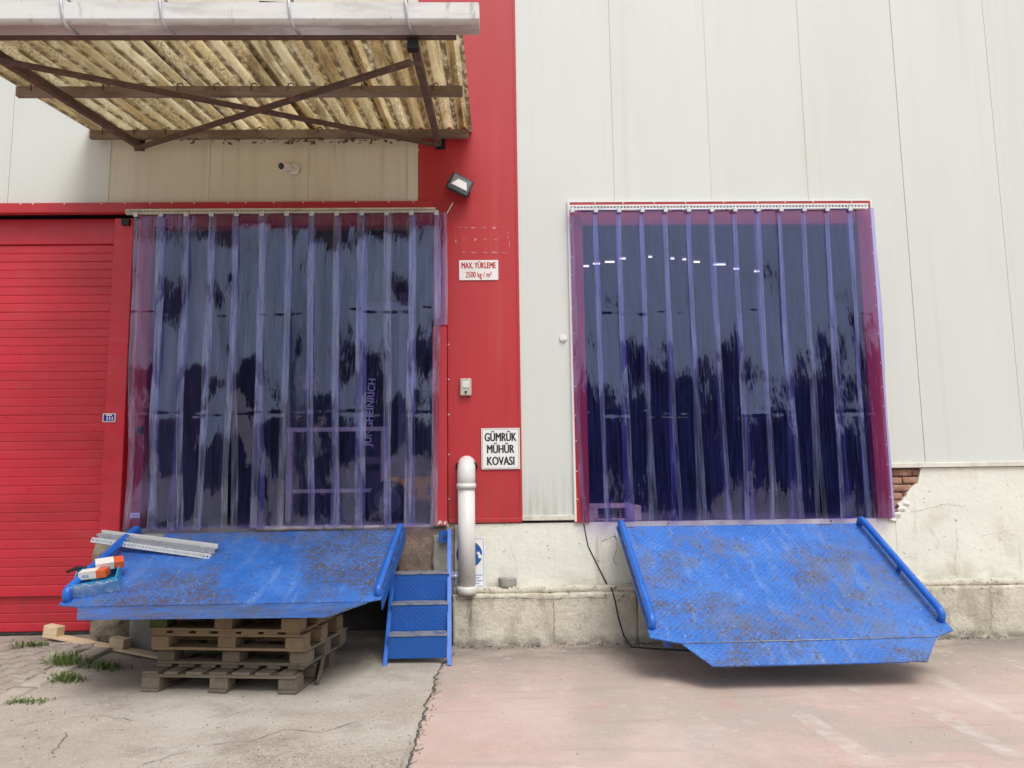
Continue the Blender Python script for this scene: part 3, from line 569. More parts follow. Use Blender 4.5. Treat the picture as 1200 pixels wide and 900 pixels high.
cbar('purlin', (-4.03, -1.27, rz(-1.27)), (-.25, -1.27, rz(-1.27)), .05, .085, 'rust_pale')
cbar('purlin', (-4.05, -2.32, rz(-2.32) + .02), (-.25, -2.32, rz(-2.32) + .02), .05, .05)
for X in (-3.60, -.55):
    cbar('rafter', (X, .0, rz(0) - .075), (X, -2.34, rz(-2.34) - .068), .06, .065)
    q = MB().box(X - .03 + CL.x, X + .07 + CL.x, -.012, .0, rz(0) - .14 + CL.z, rz(0) - .02 + CL.z).done('wall_bracket', 'black', can)
MB().box(-.60 + CL.x, -.52 + CL.x, -2.37, -2.30, rz(-2.34) - .10 + CL.z, rz(-2.34) - .025 + CL.z).done('rafter_cap', 'black', can)
cbar('brace', (-3.60, -2.25, rz(-2.25) - .125), (-.55, -.12, rz(-.12) - .125), .055, .03)
cbar('brace', (-3.56, -.12, rz(-.12) - .15), (-.58, -2.25, rz(-2.25) - .155), .055, .03)
hk = None
for Y in (-.1, -1.27):
    X = -3.9
    while X < -.3:
        if hk is None: hk = MB().tube([(0, -.03, .0), (0, -.03, .055), (.035, -.03, .062), (.05, -.03, .045)], .006, 6).done('hook_bolt', 'rust', can); q = hk
        else: q = inst(hk, can)
        q.location = Vector((X, Y, rz(Y))) + CL; X += .292 * R_.choice((1, 1, 2)) + .02
# gutter
gz = 4.725; gx0, gx1 = -4.6, -.085
gu = MB().prism([(-2.36, gz + .12), (-2.355, gz - .005), (-2.50, gz - .02), (-2.53, gz + .012), (-2.54, gz + .125), (-2.527, gz + .127), (-2.515, gz + .02), (-2.49, gz - .005), (-2.37, gz + .008), (-2.372, gz + .12)], gx0, gx1, 'x', Matrix.Translation(CL))
gt = gu.done('gutter', 'gutter', can)
MB().prism([(-2.36, gz + .11), (-2.36, gz), (-2.50, gz - .012), (-2.53, gz + .018), (-2.53, gz + .12)], gx1 - .002, gx1 + .004, 'x', Matrix.Translation(CL)).done('end_cap', 'gutter', gt)
for px in (72, 188, 339, 476):
    X = W(px, 30, -2.53).x
    MB().tube([Vector(q) + CL for q in ((X + .03, -2.38, gz - .012), (X + .02, -2.50, gz - .027), (X + .008, -2.538, gz + .006), (X, -2.545, gz + .09), (X - .004, -2.552, gz + .14), (X - .006, -2.54, gz + .185), (X - .006, -2.50, gz + .20), (X - .006, -2.36, gz + .19))], .011, 8).done('gutter_strap', 'galv', gt)
# dead leaves caught along the wall under the canopy
lf = MB()
for i in range(90):
    X = R_.choice([R_.gauss(-1.9, .35), R_.uniform(-3.2, -.6)]); p = Vector((X, -.075 - R_.random() * .05, rz(-.1) - .055 + R_.uniform(-.035, .012))) + CL
    M = Matrix.Translation(p) @ Matrix.Rotation(R_.uniform(0, 6), 4, 'X') @ Matrix.Rotation(R_.uniform(0, 6), 4, 'Z')
    s = R_.uniform(.012, .03); lf.prism([(-s, 0), (-s * .3, s * .5), (s, .2 * s), (s * .2, -s * .5)], -.001, .001, 'z', M)
o = lf.done('dead_leaves', 'leaf_dead', can); o['kind'] = 'stuff'

# ------------------------------------------------------------------ strip curtains
def strip_mesh(xc, wd, y0, z0, z1, seed, bow, wave, m, parent, twist=.0, kick=0., creases=(3.15, 2.15), lean=0.):
    nx, nz = 14, 190; bm = bmesh.new(); uvl = bm.loops.layers.uv.new('UVMap'); rows = []
    for j in range(nz + 1):
        t = j / nz; z = z1 + (z0 - z1) * t; row = []
        free = ss(t * 3)                                     # straight at the rail, loose further down
        bz = bow * (.6 + .9 * frac_noise(seed * 7.1, z * .55, 1)) ; tz = twist * free * (t + .8 * frac_noise(seed * 3.3, z * .5, 2))
        sway = wave * free * frac_noise(seed * 5.7, z * .8, 4) + kick * t * t
        xs = lean * t * t + .012 * free * frac_noise(seed * 2.9, z * .7, 6)
        cr = sum(.0032 * math.exp(-((z - c - .05 * frac_noise(seed * 3.1, c * 5, 3)) / .013) ** 2) * frac_noise(seed * 11.3, c * 7, 5) * 2.2 for c in creases)
        for i in range(nx + 1):
            u = i / nx * 2 - 1
            y = y0 + bz * (u * u - .4) + tz * u + sway + cr * (1 + .8 * sin(u * 5 + seed)) + wave * .16 * free * frac_noise(u * 1.4 + seed * 9, z * 2.2, 7) + .0035 * frac_noise(u * 5 + seed * 4, z * 3.0, 9)
            row.append(bm.verts.new((xc + u * wd / 2 + xs, y, z)))
        rows.append(row)
    for j in range(nz):
        for i in range(nx):
            f = bm.faces.new((rows[j][i], rows[j][i + 1], rows[j + 1][i + 1], rows[j + 1][i])); f.smooth = True
            for lp, (a, c) in zip(f.loops, ((i, j), (i + 1, j), (i + 1, j + 1), (i, j + 1))): lp[uvl].uv = (a / nx, c / nz)
    me = bpy.data.meshes.new('strip'); bm.to_mesh(me); bm.free(); return link('strip', me, m, parent)
def perforated(x0, x1, z, y, pitch, hole, ht, th, m, parent, name='rail'):
    bb = MB(); bb.box(x0, x1, y - th, y, z + hole / 2, z + ht / 2).box(x0, x1, y - th, y, z - ht / 2, z - hole / 2)
    n = int((x1 - x0) / pitch); wb = pitch * .42
    for i in range(n + 1):
        X = x0 + i * pitch; bb.box(X, min(X + wb, x1), y - th + .0004, y - .0004, z - hole / 2 - .001, z + hole / 2 + .001)
    bb.box(x0, x1, y, y + .028, z + ht / 2 - .003, z + ht / 2 - .0005).box(x0, x1, y + .0285, y + .030, z - ht / 2, z + ht / 2)
    return bb.done(name, m, parent)
def pip(n, o, parent, locs, m):
    src = None
    for p in locs:
        if src is None: src = MB().box(-.022, .022, -.010, .006, -.028, .02, bev=.004).done(n, m, parent); q = src
        else: q = inst(src, parent)
        q.location = p
# right curtain: thirteen blue tinted strips
cr_ = thing('strip_curtain', 'blue tinted clear plastic strip curtain hanging in the slim red frame of the cream wall', 'strip curtain', (0, 0, 0), group='strip curtains in the doorways')
n = 13; pitch = .2345; xa = .768
for i in range(n):
    xc = xa + .143 + i * pitch + (R_.uniform(-.01, .01) if 0 < i < 12 else 0)
    lean = {0: .05, 12: -.01}.get(i, R_.uniform(-.05, .05))
    strip_mesh(xc, .286, -.085 - (.011 if i % 2 else 0), 1.135 - R_.uniform(0, .015), 4.235, 20 + i * 1.7, R_.uniform(-.016, .018), .035, 'pvc', cr_, R_.uniform(-.016, .016), R_.uniform(-.02, .015), lean=lean)
perforated(.765, 3.80, 4.243, -.115, .0335, .022, .052, .004, 'galv_white', cr_)
pip('strip_clip', None, cr_, [(xa + .03 + i * pitch, -.12, 4.215) for i in range(13)], 'galv')
# left curtain: wider, older, more buckled strips
cl_ = thing('strip_curtain', 'buckled smoky clear plastic strip curtain behind the ramp propped on pallets', 'strip curtain', (0, 0, 0), group='strip curtains in the doorways')
n = 12; pitch = .246; xa = -3.545
for i in range(n):
    xc = xa + .157 + i * pitch + (R_.uniform(-.018, .018) if i else 0)
    strip_mesh(xc, .314 + R_.uniform(-.03, .02), -.125 - (.013 if i % 2 else 0), 1.13 - R_.uniform(0, .02), 4.20, 70 + i * 2.3, R_.uniform(-.026, .03), .075, 'pvc_left', cl_, R_.uniform(-.045, .045), R_.uniform(-.015, .02), creases=(3.2, 2.2), lean=R_.uniform(-.07, .07) if i else .02)
strip_mesh(-.52, .12, -.11, 3.06, 4.2, 31, .006, .01, 'pvc_left', cl_)
perforated(-3.62, -.57, 4.212, -.155, .0335, .018, .05, .004, 'galv_cream', cl_)
pip('strip_clip', None, cl_, [(xa + .03 + i * pitch, -.16, 4.185) for i in range(13)], 'galv')

# ------------------------------------------------------------------ dock ramps
def tube_rail(pts, r, parent, m='blue_tube', name='side_rail'):
    pts = [Vector(p) for p in pts]; out = [pts[0]]
    for a, c, d in zip(pts, pts[1:], pts[2:]):                # round the bends
        e1 = c + (a - c).normalized() * min(.07, (a - c).length / 2); e2 = c + (d - c).normalized() * min(.07, (d - c).length / 2)
        for t in (0, .25, .5, .75, 1): out.append(e1.lerp(c, t).lerp(c.lerp(e2, t), t))
    out.append(pts[-1]); return MB().tube(out, r, 14).done(name, m, parent)
def plate(pts3, th, name, m, parent):
    bb = MB(); A = [bb.bm.verts.new(p) for p in pts3]; nrm = (Vector(pts3[1]) - Vector(pts3[0])).cross(Vector(pts3[2]) - Vector(pts3[1])).normalized()
    if nrm.z < 0: nrm = -nrm
    B = [bb.bm.verts.new(Vector(p) - nrm * th) for p in pts3]; k = len(A); bb.bm.faces.new(A); bb.bm.faces.new(B[::-1])
    for i in range(k): bb.bm.faces.new((A[i], B[i], B[(i + 1) % k], A[(i + 1) % k]))
    return bb.done(name, m, parent)
# right one, hanging free
rr = thing('dock_ramp', 'blue steel dock ramp hanging free above the pink concrete', 'dock ramp', (2.33, -.1, 0)); O = Vector((-2.33, .1, 0))
y0, z0 = -.09, 1.115; s = (z0 - .35) / (1.5 - .09)
def rp(px, py): return PL(px, py, y0, z0, s) + O
tl, tr_ = rp(722, 617), rp(1010, 613)
cl, crn = rp(762, 747), rp(1117, 738); f1, f2 = rp(799, 754), rp(1098, 746); l1, l2 = rp(836, 779), rp(1087, 773)
main = plate([tl, tr_, crn, f2, f1, cl], .010, 'deck_plate', 'blue', rr)
dn = Vector((0, 0, -.004))
plate([f1 + dn, f2 + dn, l2 + Vector((0, 0, -.012)), l1.lerp(l2, .93) + Vector((0, .012, -.008)), l1.lerp(l2, .9) + Vector((0, -.004, -.012)), l1.lerp(l2, .08) + Vector((0, -.004, -.012)), l1 + Vector((0, .008, -.012))], .010, 'lip_plate', 'blue', rr)
MB().tube([f1 + Vector((.02, 0, .0)), f2 + Vector((-.02, 0, .0))], .0045, 8).done('lip_hinge', 'tread_wear', rr)
nz_ = Vector((0, -s, 1)).normalized() * 1.0; nz_ = Vector((0, -s, 1)); nz_.normalize()
up = Vector((0, -.47, .88)).normalized()
for a, c, ins in ((tl, cl, .035), (tr_, crn, -.035)):
    A, B = a + Vector((ins, 0, 0)), c + Vector((ins, 0, 0)); d = (B - A)
    P0, P1 = A + d * .015, A + d * .93
    tube_rail([P0 - up * .01, P0 + up * .075, P1 + up * .075, P1 - up * .01], .030, rr)
    Q = A + d * .5; MB().tube([Q - up * .01, Q + up * .075], .02, 10).done('rail_post', 'blue_tube', rr)
for t in (.06, .35, .65, .94):
    A, B = tl.lerp(tr_, t), cl.lerp(crn, t); MB().bar(A - up * .07, B - up * .05, .05, .10).done('under_beam', 'blue_stair', rr)
MB().tube([tl + Vector((.05, .03, -.03)), tr_ + Vector((-.05, .03, -.03))], .022, 10).done('hinge_bar', 'dark_metal', rr)
for t in (.05, .3, .55, .85): 
    A = tl.lerp(tr_, t); MB().box(A.x - .06, A.x + .06, A.y - .02, A.y + .10, A.z - .06, A.z - .005, bev=.004).done('hinge_knuckle', 'dark_metal', rr)
# left one, lip laid on the pallets
rl = thing('dock_ramp', 'blue steel dock ramp with its lip resting on the pallet stack', 'dock ramp', (-2.15, -.1, 0)); O2 = Vector((2.15, .1, 0))
y0l, z0l, yk, zk = -.12, 1.115, -1.25, .605; sL = (z0l - zk) / (y0l - yk)
def lp_(px, py): return PL(px, py, y0l, z0l, sL) + O2
def lq(px, py): return G(px, py, .612) + O2
tl, tr_ = lp_(160, 626), lp_(474, 620); tl.x = -3.36 + 2.15
cl, crn = lp_(68, 709), lp_(446, 702); f1, f2 = lp_(91, 711), lp_(430, 705); l1, l2 = lq(90, 725), lq(384, 722)
plate([tl, tr_, crn, f2, f1, cl], .010, 'deck_plate', 'blue', rl)
plate([f1 + dn, f2 + dn, l2, l1], .010, 'lip_plate', 'blue', rl)
for a, c, ins in ((tl, cl, .04), (tr_, crn, -.03)):
    A, B = a + Vector((ins, 0, 0)), c + Vector((ins, 0, 0)); d = B - A; P0, P1 = A + d * .02, A + d * .95
    hgt = .085 if ins > 0 else .06
    tube_rail([P0 - up * .01, P0 + up * hgt, P1 + up * hgt, P1 - up * .01], .034 if ins > 0 else .028, rl)
    Q = A + d * .5; MB().tube([Q - up * .01, Q + up * hgt], .02, 10).done('rail_post', 'blue_tube', rl)
plate([tr_ + Vector((.004, 0, .0)), crn + Vector((.004, 0, 0)), crn + Vector((.004, .03, -.09)), tr_ + Vector((.004, .0, -.12))], .008, 'side_skirt', 'blue_stair', rl)
for t in (.08, .36, .64, .92):
    A, B = tl.lerp(tr_, t), cl.lerp(crn, t); MB().bar(A - up * .07, A.lerp(B, .7) - up * .055, .05, .10).done('under_beam', 'blue_stair', rl)
for t in (.05, .35, .65, .95):
    A = tl.lerp(tr_, t); MB().box(A.x - .06, A.x + .06, A.y - .02, A.y + .13, A.z - .06, A.z - .005, bev=.004).done('hinge_knuckle', 'dark_metal', rl)

# ------------------------------------------------------------------ steps
stp = thing('metal_steps', 'narrow blue steel steps squeezed between the propped ramp and the white pipe', 'steps', (-.68, -.5, 0)); O3 = Vector((.68, .5, 0))
sx0, sx1 = -.945, -.405
def stringer(xb, xt): 
    bb = MB(); bb.bar(Vector((xb, -.845, .012)) + O3, Vector((xt, -.18, 1.06)) + O3, .035, .085, (0, 1, 0)); return bb.done('stringer', 'blue_tube', stp)
# stringers: upright flats that follow the pitch of the flight
for xb, xt in ((sx0, sx0 + .012), (sx1, sx1 - .035)):
    bb = MB(); A = [(-.86, .01), (-.79, .01), (-.10, 1.07), (-.17, 1.09)]
    vs0 = [bb.bm.verts.new(Vector((xb + (xt - xb) * zz - .017, yy, zz)) + O3) for yy, zz in A]; vs1 = [bb.bm.verts.new(Vector((xb + (xt - xb) * zz + .017, yy, zz)) + O3) for yy, zz in A]
    bb.bm.faces.new(vs0); bb.bm.faces.new(vs1[::-1])
    for i in range(4): bb.bm.faces.new((vs0[i], vs1[i], vs1[(i + 1) % 4], vs0[(i + 1) % 4]))
    bb.done('stringer', 'blue_tube', stp)
zs = (.245, .475, .715); ys_ = (-.80, -.62, -.44)
prevz = .055
for k in range(3):
    zz, yy = zs[k], ys_[k]
    MB().box(sx0 + .02 + O3.x, sx1 - .025 + O3.x, yy + O3.y, yy + .21 + O3.y, zz - .008, zz).done('tread', 'tread_wear', stp)
    ri = MB().box(sx0 + .02 + O3.x, sx1 - .025 + O3.x, yy + .008 + O3.y, yy + .014 + O3.y, prevz, zz - .009).done('riser', 'blue_stair', stp)
    if k:                                                    # chequer plate ribs
        rb = MB(); nxr = 18; zr = prevz + .02
        row = 0
        while zr < zz - .03:
            for i in range(nxr):
                X = sx0 + .05 + i * (sx1 - sx0 - .1) / (nxr - 1); a = .6 if (i + row) % 2 else -.6
                c = Vector((X + O3.x, yy + .007 + O3.y, zr)); d = Vector((cos(a), 0, sin(a))) * .014
                rb.bar(c - d, c + d, .007, .005, (0, 1, 0))
            zr += .022; row += 1
        o = rb.done('chequer_ribs', 'blue_tube', ri); o['kind'] = 'stuff'
    prevz = zz
MB().box(-.545 + O3.x, -.43 + O3.x, -.14 + O3.y, -.12 + O3.y, .96, 1.07).done('fixing_plate', 'blue_stair', stp)
MB().tube([(-.49 + O3.x, -.14 + O3.y, 1.015), (-.49 + O3.x, -.155 + O3.y, 1.015)], .012, 6).done('bolt', 'dark_metal', stp)

# ------------------------------------------------------------------ pipe, signs and small fittings on the wall
px_ = -.283; pp = thing('drain_pipe', 'white plastic drain pipe with elbow beside the blue steps', 'pipe', (px_, -.10, .475))
r = .082
MB().tube([(0, 0, .05), (0, 0, 1.02)], r, 28).done('pipe', 'white_plastic', pp)
bend = [(0, 0, 1.0), (0, 0, 1.10)] + [(0, .12 - .12 * cos(a), 1.10 + .12 * sin(a)) for a in [pi / 16 * i for i in range(1, 9)]]
MB().tube(bend, r * 1.06, 28).done('elbow', 'white_plastic', pp)
MB().tube([(0, 0, .985), (0, 0, 1.035)], r * 1.14, 28).done('collar', 'white_plastic', pp)
MB().tube([(0, 0, .0), (0, 0, .03), (0, 0, .06), (0, 0, .075)], [r * 1.1, r * 1.22, r * 1.22, r * 1.12], 28).done('collar', 'white_plastic', pp)
MB().tube([(0, .088, 1.18), (0, .098, 1.22)], r * 1.3, 24).done('wall_seal', 'rubber', pp)
def board(name, label, px0, py0, px1, py1, y=-.012, th=.004, m='sign_white', group=None):
    a, c = W(px0, py0, y), W(px1, py1, y); t = thing(name, label, 'sign', ((a.x + c.x) / 2, y + th, (a.z + c.z) / 2), group=group); wd, ht = abs(c.x - a.x), abs(a.z - c.z)
    MB().box(-wd / 2, wd / 2, -th, 0, -ht / 2, ht / 2, bev=.001).done('board', m, t); return t, wd, ht
t, wd, ht = board('wall_sign', 'small white sign with red load limit lettering on the red pillar', 538, 305, 584, 328, -.016)
text('MAX. YÜKLEME', .088, wallM(0, -.0048, .045), 'ink_red', t, bold=.0026, fit=wd * .87); text('2500 kg / m²', .085, wallM(0, -.0048, -.05), 'ink_red', t, bold=.0015, fit=wd * .66)
t, wd, ht = board('wall_sign', 'square white sign with three lines of black capitals above the pipe elbow', 564, 502, 609.5, 549.5, -.022)
for i, s_ in enumerate(('GÜMRÜK', 'MÜHÜR', 'KOVASI')): text(s_, .115, wallM(0, -.0048, .108 - .116 * i), 'ink', t, bold=.0036, fit=wd * (.82, .70, .70)[i])
fr = MB(); wq, hq = wd / 2 - .012, ht / 2 - .012
for (a, c, d, e) in ((-wq, wq, hq, hq + .003), (-wq, wq, -hq - .003, -hq), (-wq - .003, -wq, -hq, hq), (wq, wq + .003, -hq, hq)): fr.box(a, c, -.0048, -.004, d, e)
fr.done('border', 'ink', t)
# safety sign leaning behind the pipe
t, wd, ht = board('safety_sign', 'white and blue safety sign half hidden behind the white drain pipe', 531, 630, 569, 692, -.02, .004)
q = MB(); q.tube([(0, -.0042, .09), (0, -.0052, .09)], .125, 36); q.done('blue_disc', 'ink_blue', t)
q = MB(); q.tube([(.105, -.0056, .07), (.105, -.0062, .07)], .02, 14).tube([(.088, -.0056, .10), (.088, -.0062, .10)], .015, 14).tube([(-.03, -.0056, .12), (-.03, -.0062, .12)], .04, 18).prism([(-.08, .0), (.02, .0), (.0, .08), (-.06, .08)], -.0062, -.0056); q.done('pictogram', 'sign_white', t)
fr = MB(); wq, hq = wd / 2 - .018, ht / 2 - .018
for (a, c, d, e) in ((-wq, wq, hq, hq + .006), (-wq, wq, -hq - .006, -hq), (-wq - .006, -wq, -hq, hq), (wq, wq + .006, -hq, hq)): fr.box(a, c, -.0048, -.004, d, e)
fr.done('border', 'ink_pale', t)
q = MB()
for i in range(5): q.box(-wq + .01, wq - .01 - .03 * (i % 2), -.0048, -.0042, -.10 - i * .026 - .012, -.10 - i * .026)
q.done('printed_lines', 'ink_pale', t)
# clear film bunched behind the pipe
fm = MB().rough(-.07, .05, -.04, .04, -.10, .10, .02, .03, 14, .6).done('plastic_wrap', 'film', None, True); fm.location = W(536, 680, -.06); fm.location.z = .60
tag(fm, 'crumpled clear plastic wrap wedged between the steps and the white pipe', 'plastic wrap')
# house number
t = thing('number_plate', 'tiny blue enamel house number plate on the red door post', 'number plate', tuple(W(128, 489.5, -.003)))
MB().box(-.062, .062, -.004, .0, -.042, .042, bev=.003).done('plate', 'white_paint', t); MB().box(-.052, .052, -.0052, -.0042, -.033, .033).done('field', 'plaque_blue', t)
text('111', .05, wallM(.008, -.0058, -.010), 'white_paint', t, bold=.003); MB().box(-.03, .028, -.0060, -.0053, .018, .030).done('top_line', 'white_paint', t)
t = thing('paper_label', 'small white paper label low on the red jamb behind the curtain edge', 'label', tuple(W(158, 604, -.036)))
MB().box(-.045, .045, -.002, .0, -.025, .025).done('paper', 'sign_white', t); MB().box(-.03, .03, -.0027, -.0021, -.004, .006).done('printed_lines', 'ink_pale', t)
# glue marks left by a removed sign
gm = thing('sign_residue', 'pale flaking glue marks of a removed sign above the load limit sign', 'glue marks', tuple(W(565, 281, -.008)))
for (px, py, a, c) in [(533, 272, .012, .05), (534, 284, .008, .06), (596, 275, .016, .04), (597, 286, .006, .06)] + [(543 + i * 12, 267, .045, .012) for i in range(5)] + [(543 + i * 12, 296, .045, .012) for i in range(5)] + [(545 + i * 12, 281, .022, .016) for i in range(4)]:
    p = W(px, py, -.008) - gm.location; pts = []
    for k in range(9):
        an = 2 * pi * k / 9; f = R_.uniform(.5, 1); pts.append((p.x + cos(an) * a * f, p.z + sin(an) * c * f))
    MB().prism(pts, -.0008, .0).done('glue_patch', 'ghost', gm)
# switch box
t = thing('switch_box', 'small beige switch box on the red pillar', 'switch box', tuple(W(546, 454, -.008)))
MB().box(-.055, .055, -.045, 0, -.085, .085, bev=.008).done('box', 'beige_box', t); MB().box(-.035, .035, -.052, -.044, -.01, .06, bev=.004).done('cover', 'white_plastic', t); MB().tube([(0, -.045, -.05), (0, -.056, -.05)], .012, 12).done('button', 'dark_metal', t)
# white cap on the cream wall
t = thing('round_vent', 'small round white cap on the cream panel beside the slim red frame', 'vent', tuple(W(660, 396.5, -.002)))
MB().tube([(0, 0, 0), (0, -.02, 0)], [.04, .034], 18).done('cap', 'white_paint', t); MB().tube([(.008, -.02, -.008), (.008, -.028, -.008)], .014, 12).done('plug', 'white_paint', t)
# floodlight
fl = thing('floodlight', 'tilted black LED floodlight on the red pillar beside the canopy', 'floodlight', tuple(W(539, 217, -.14)), (radians(-6), radians(24), radians(12)))
MB().box(-.115, .115, -.03, .025, -.095, .095, bev=.012).done('housing', 'dark_metal', fl); MB().box(-.09, .09, -.034, -.0305, -.055, .07).done('glass', 'glass_dark', fl)
bb = MB(); bb.prism([(-.04, .035), (.05, .035), (.085, -.045), (-.085, -.045)], -.0385, -.0345); bb.done('reflector', 'reflector', fl)
MB().box(-.02, .02, -.037, -.034, .0, .035).done('led_chip', 'beige_box', fl)
for i in range(7): MB().box(-.10 + i * .032, -.095 + i * .032, .025, .045, -.08, .08).done('cooling_fin', 'dark_metal', fl)
MB().box(-.125, -.115, -.01, .09, -.02, .02).box(.115, .125, -.01, .09, -.02, .02).box(-.125, .125, .085, .135, -.02, .02).done('bracket', 'dark_metal', fl)
lc = MB().tube([W(531, 237, -.05), W(526, 246, -.03), W(519, 258, -.03), W(517, 268, -.03), W(519, 279, -.03), W(522, 284, -.03)], .007, 8).tube([W(512, 246, -.04), W(517, 251, -.035), W(518, 262, -.035), W(520, 280, -.035)], .004, 6).done('lamp_cable', 'white_plastic', None)
tag(lc, 'pale loose cable hanging below the floodlight', 'cable')
# cctv camera
p = W(345, 199, -.0); cc = thing('security_camera', 'white bullet security camera under the canopy', 'security camera', (p.x, -.004, p.z))
MB().tube([(0, 0, 0), (0, -.03, 0), (0, -.04, 0)], [.062, .062, .05], 24).done('base', 'white_plastic', cc)
MB().tube([(0, -.03, 0), (-.02, -.07, -.005), (-.035, -.09, -.01)], .018, 12).done('arm', 'white_plastic', cc)
d = Vector((-.32, -.9, -.30)).normalized(); c0 = Vector((-.02, -.06, .0)); bd = MB().tube([c0, c0 + d * .02, c0 + d * .15, c0 + d * .165], [.03, .042, .042, .04], 24).done('housing', 'white_plastic', cc)
MB().tube([c0 + d * .164, c0 + d * .168], .033, 24).done('lens', 'lens', cc)
# black cables
cb = MB()
cpts = [W(684, 614, .002), W(689, 640, .002), W(700, 662, .0), W(711, 684, -.01), W(717, 690, -.115), W(721, 705, -.14), W(725, 725, -.142), W(731, 745, -.142), G(740, 758, .008), G(765, 760, .008), G(800, 762, .008), G(860, 764, .008)]
cb.tube(cpts, .0065, 8); tag(cb.done('black_cable', 'rubber', None), 'thin black cable trailing down the plaster to the ground beside the hanging ramp', 'cable')
wc = MB().tube([Vector((-2.4, -.05, 6.50)), Vector((-2.0, -.06, 6.47)), Vector((-1.5, -.06, 6.43)), Vector((-1.15, -.05, 6.42)), Vector((-.9, -.02, 6.46))], .010, 8).done('wall_cable', 'rubber', None); tag(wc, 'thin black cable sagging along the wall above the gutter', 'cable')
# stub of concrete on the ledge
cs = MB().rough(-.075, .075, -.05, .05, 0, .09, .02, .008, 12).done('concrete_lump', 'grey_concrete', None, True); cs.location = W(595, 693, -.04); cs.location.z = .52; cs.rotation_euler = (0, .03, .2)
tag(cs, 'grey lump of concrete on the ledge beside the white pipe', 'lump')

# ------------------------------------------------------------------ pallets under the left ramp
def pallet(label, loc, rz_, flip=False, perimeter=False, green=False, m='wood', scale=1.):
    t = thing('pallet', label, 'pallet', loc, (pi if flip else 0, 0, rz_), 'pallets stacked under the ramp')
    Wd, Dp = 1.20, .86                                        # wide, deep; deck boards run front to back
    def put(n, x0, x1, y0, y1, z0, z1, mm=m):
        cx, cy, cz = (x0 + x1) / 2, (y0 + y1) / 2, (z0 + z1) / 2
        o = MB().box(x0 - cx, x1 - cx, y0 - cy, y1 - cy, z0 - cz, z1 - cz, bev=.003).done(n, mm, t); o.location = (cx + R_.uniform(-.004, .004), cy + R_.uniform(-.006, .006), cz); o.rotation_euler = (0, 0, R_.uniform(-.012, .012)); return o
    for i, X in enumerate((-.6, -.07, .46)):
        for j, Y in enumerate((0, .36, .72)):
            put('block', X, X + .14, Y, Y + .14, .022, .10, 'wood_green' if green and i == 0 and j == 0 else m)
    if perimeter:
        for Y in (0, .36, .72): put('bottom_board', -.6, .6, Y, Y + .14, 0, .0215)
    else:
        for X in (-.6, -.07, .46): put('bottom_board', X, X + .14, -.02, Dp, 0, .0215)
    for Y in (0, .36, .72): put('stringer_board', -.6, .6, Y, Y + .13, .1005, .122)
    for X in (-.6, -.42, -.245, -.07, .11, .285, .46): put('deck_board', X, X + R_.uniform(.10, .14), -.01 if X not in (-.6, .46) else 0, Dp, .1225, .144)
    return t
a, c = G(163, 812), G(350, 815); ang = math.atan2(c.y - a.y, c.x - a.x); fx = (a + c) / 2
def off(dx, dy): return fx.x + dx, fx.y + dy
x_, y_ = off(0, .0); zb = hL(x_, y_) + .004
pallet('grey weathered pallet at the bottom of the stack, standing on the ground', (x_, y_, zb), ang, m='wood_grey')
x_, y_ = off(.05, .10); cs_, sn = cos(ang - .03), sin(ang - .03)
# turned over: its deck lies on the deck below; after the flip the front must face the camera again
pallet('upturned grey pallet lying on the bottom pallet of the stack', (x_ - sn * .86, y_ + cs_ * .86, zb + .1455 + .144), ang - .03, flip=True, m='wood_grey')
x_, y_ = off(.045, .02); pallet('brown pallet second from the top of the stack, with stamped blocks', (x_, y_, zb + .291), ang - .02, perimeter=True)
x_, y_ = off(.02, -.005); pallet('brown pallet on top of the stack with a green corner block', (x_, y_, zb + .4365), ang - .05, perimeter=True, green=True)
for i, (dx, dy) in enumerate(((.68, .25), (.66, .40))):       # split slats leaning on the side of the stack
    A = Vector((x_ + dx, y_ + dy - .1, .02)); B = Vector((x_ + dx - .05, y_ + dy + .5, .30 + .06 * i)); o = MB().bar(A, B, .018, .06, bev=.002).done('loose_slat', 'wood_grey', None)
    tag(o, ('split grey slat leaning low on the side of the pallet stack', 'split grey slat leaning higher and nearer the wall beside the pallet stack')[i], 'slat', 'loose slats')

# ------------------------------------------------------------------ things lying about on the left
# pale board with two blocks
A, B = onL(62, 752), onL(180, 772); A.z += .07; B.z += .05
pb = thing('pallet_runner', 'fresh pale board with two blocks lying beside the pallets', 'board', ((A.x + B.x) / 2, (A.y + B.y) / 2, (A.z + B.z) / 2 - .02)); d = (B - A); d.normalize()
pb.rotation_euler = (0, -math.asin(d.z), math.atan2(d.y, d.x)); Lh = (B - A).length / 2 + .12
MB().box(-Lh + .05, Lh, -.055, .055, -.012, .012, bev=.003).done('board', 'wood_new', pb)
for X in (-Lh + .13, .18): MB().box(X - .085, X + .06, -.05, .05, .0125, .095, bev=.004).done('block', 'wood_new', pb)
# rocks
p = onL(128, 752); rk = MB().rough(-.22, .22, -.14, .14, -.05, .30, .03, .05, 6, .55, 3).done('rock', 'stone', None, True); rk.location = (p.x + .10, p.y + .06, p.z); rk.rotation_euler = (0, .1, .3)
tag(rk, 'rough pale boulder beside the red door below the ramp', 'rock')
# paper scrap
ps = MB().rough(-.06, .06, -.03, .03, 0, .02, .02, .01, 12).done('paper_scrap', 'sign_white', None, True); ps.location = onL(168, 757); ps.location.z += .09; tag(ps, 'crumpled white scrap beside the pale board', 'scrap')
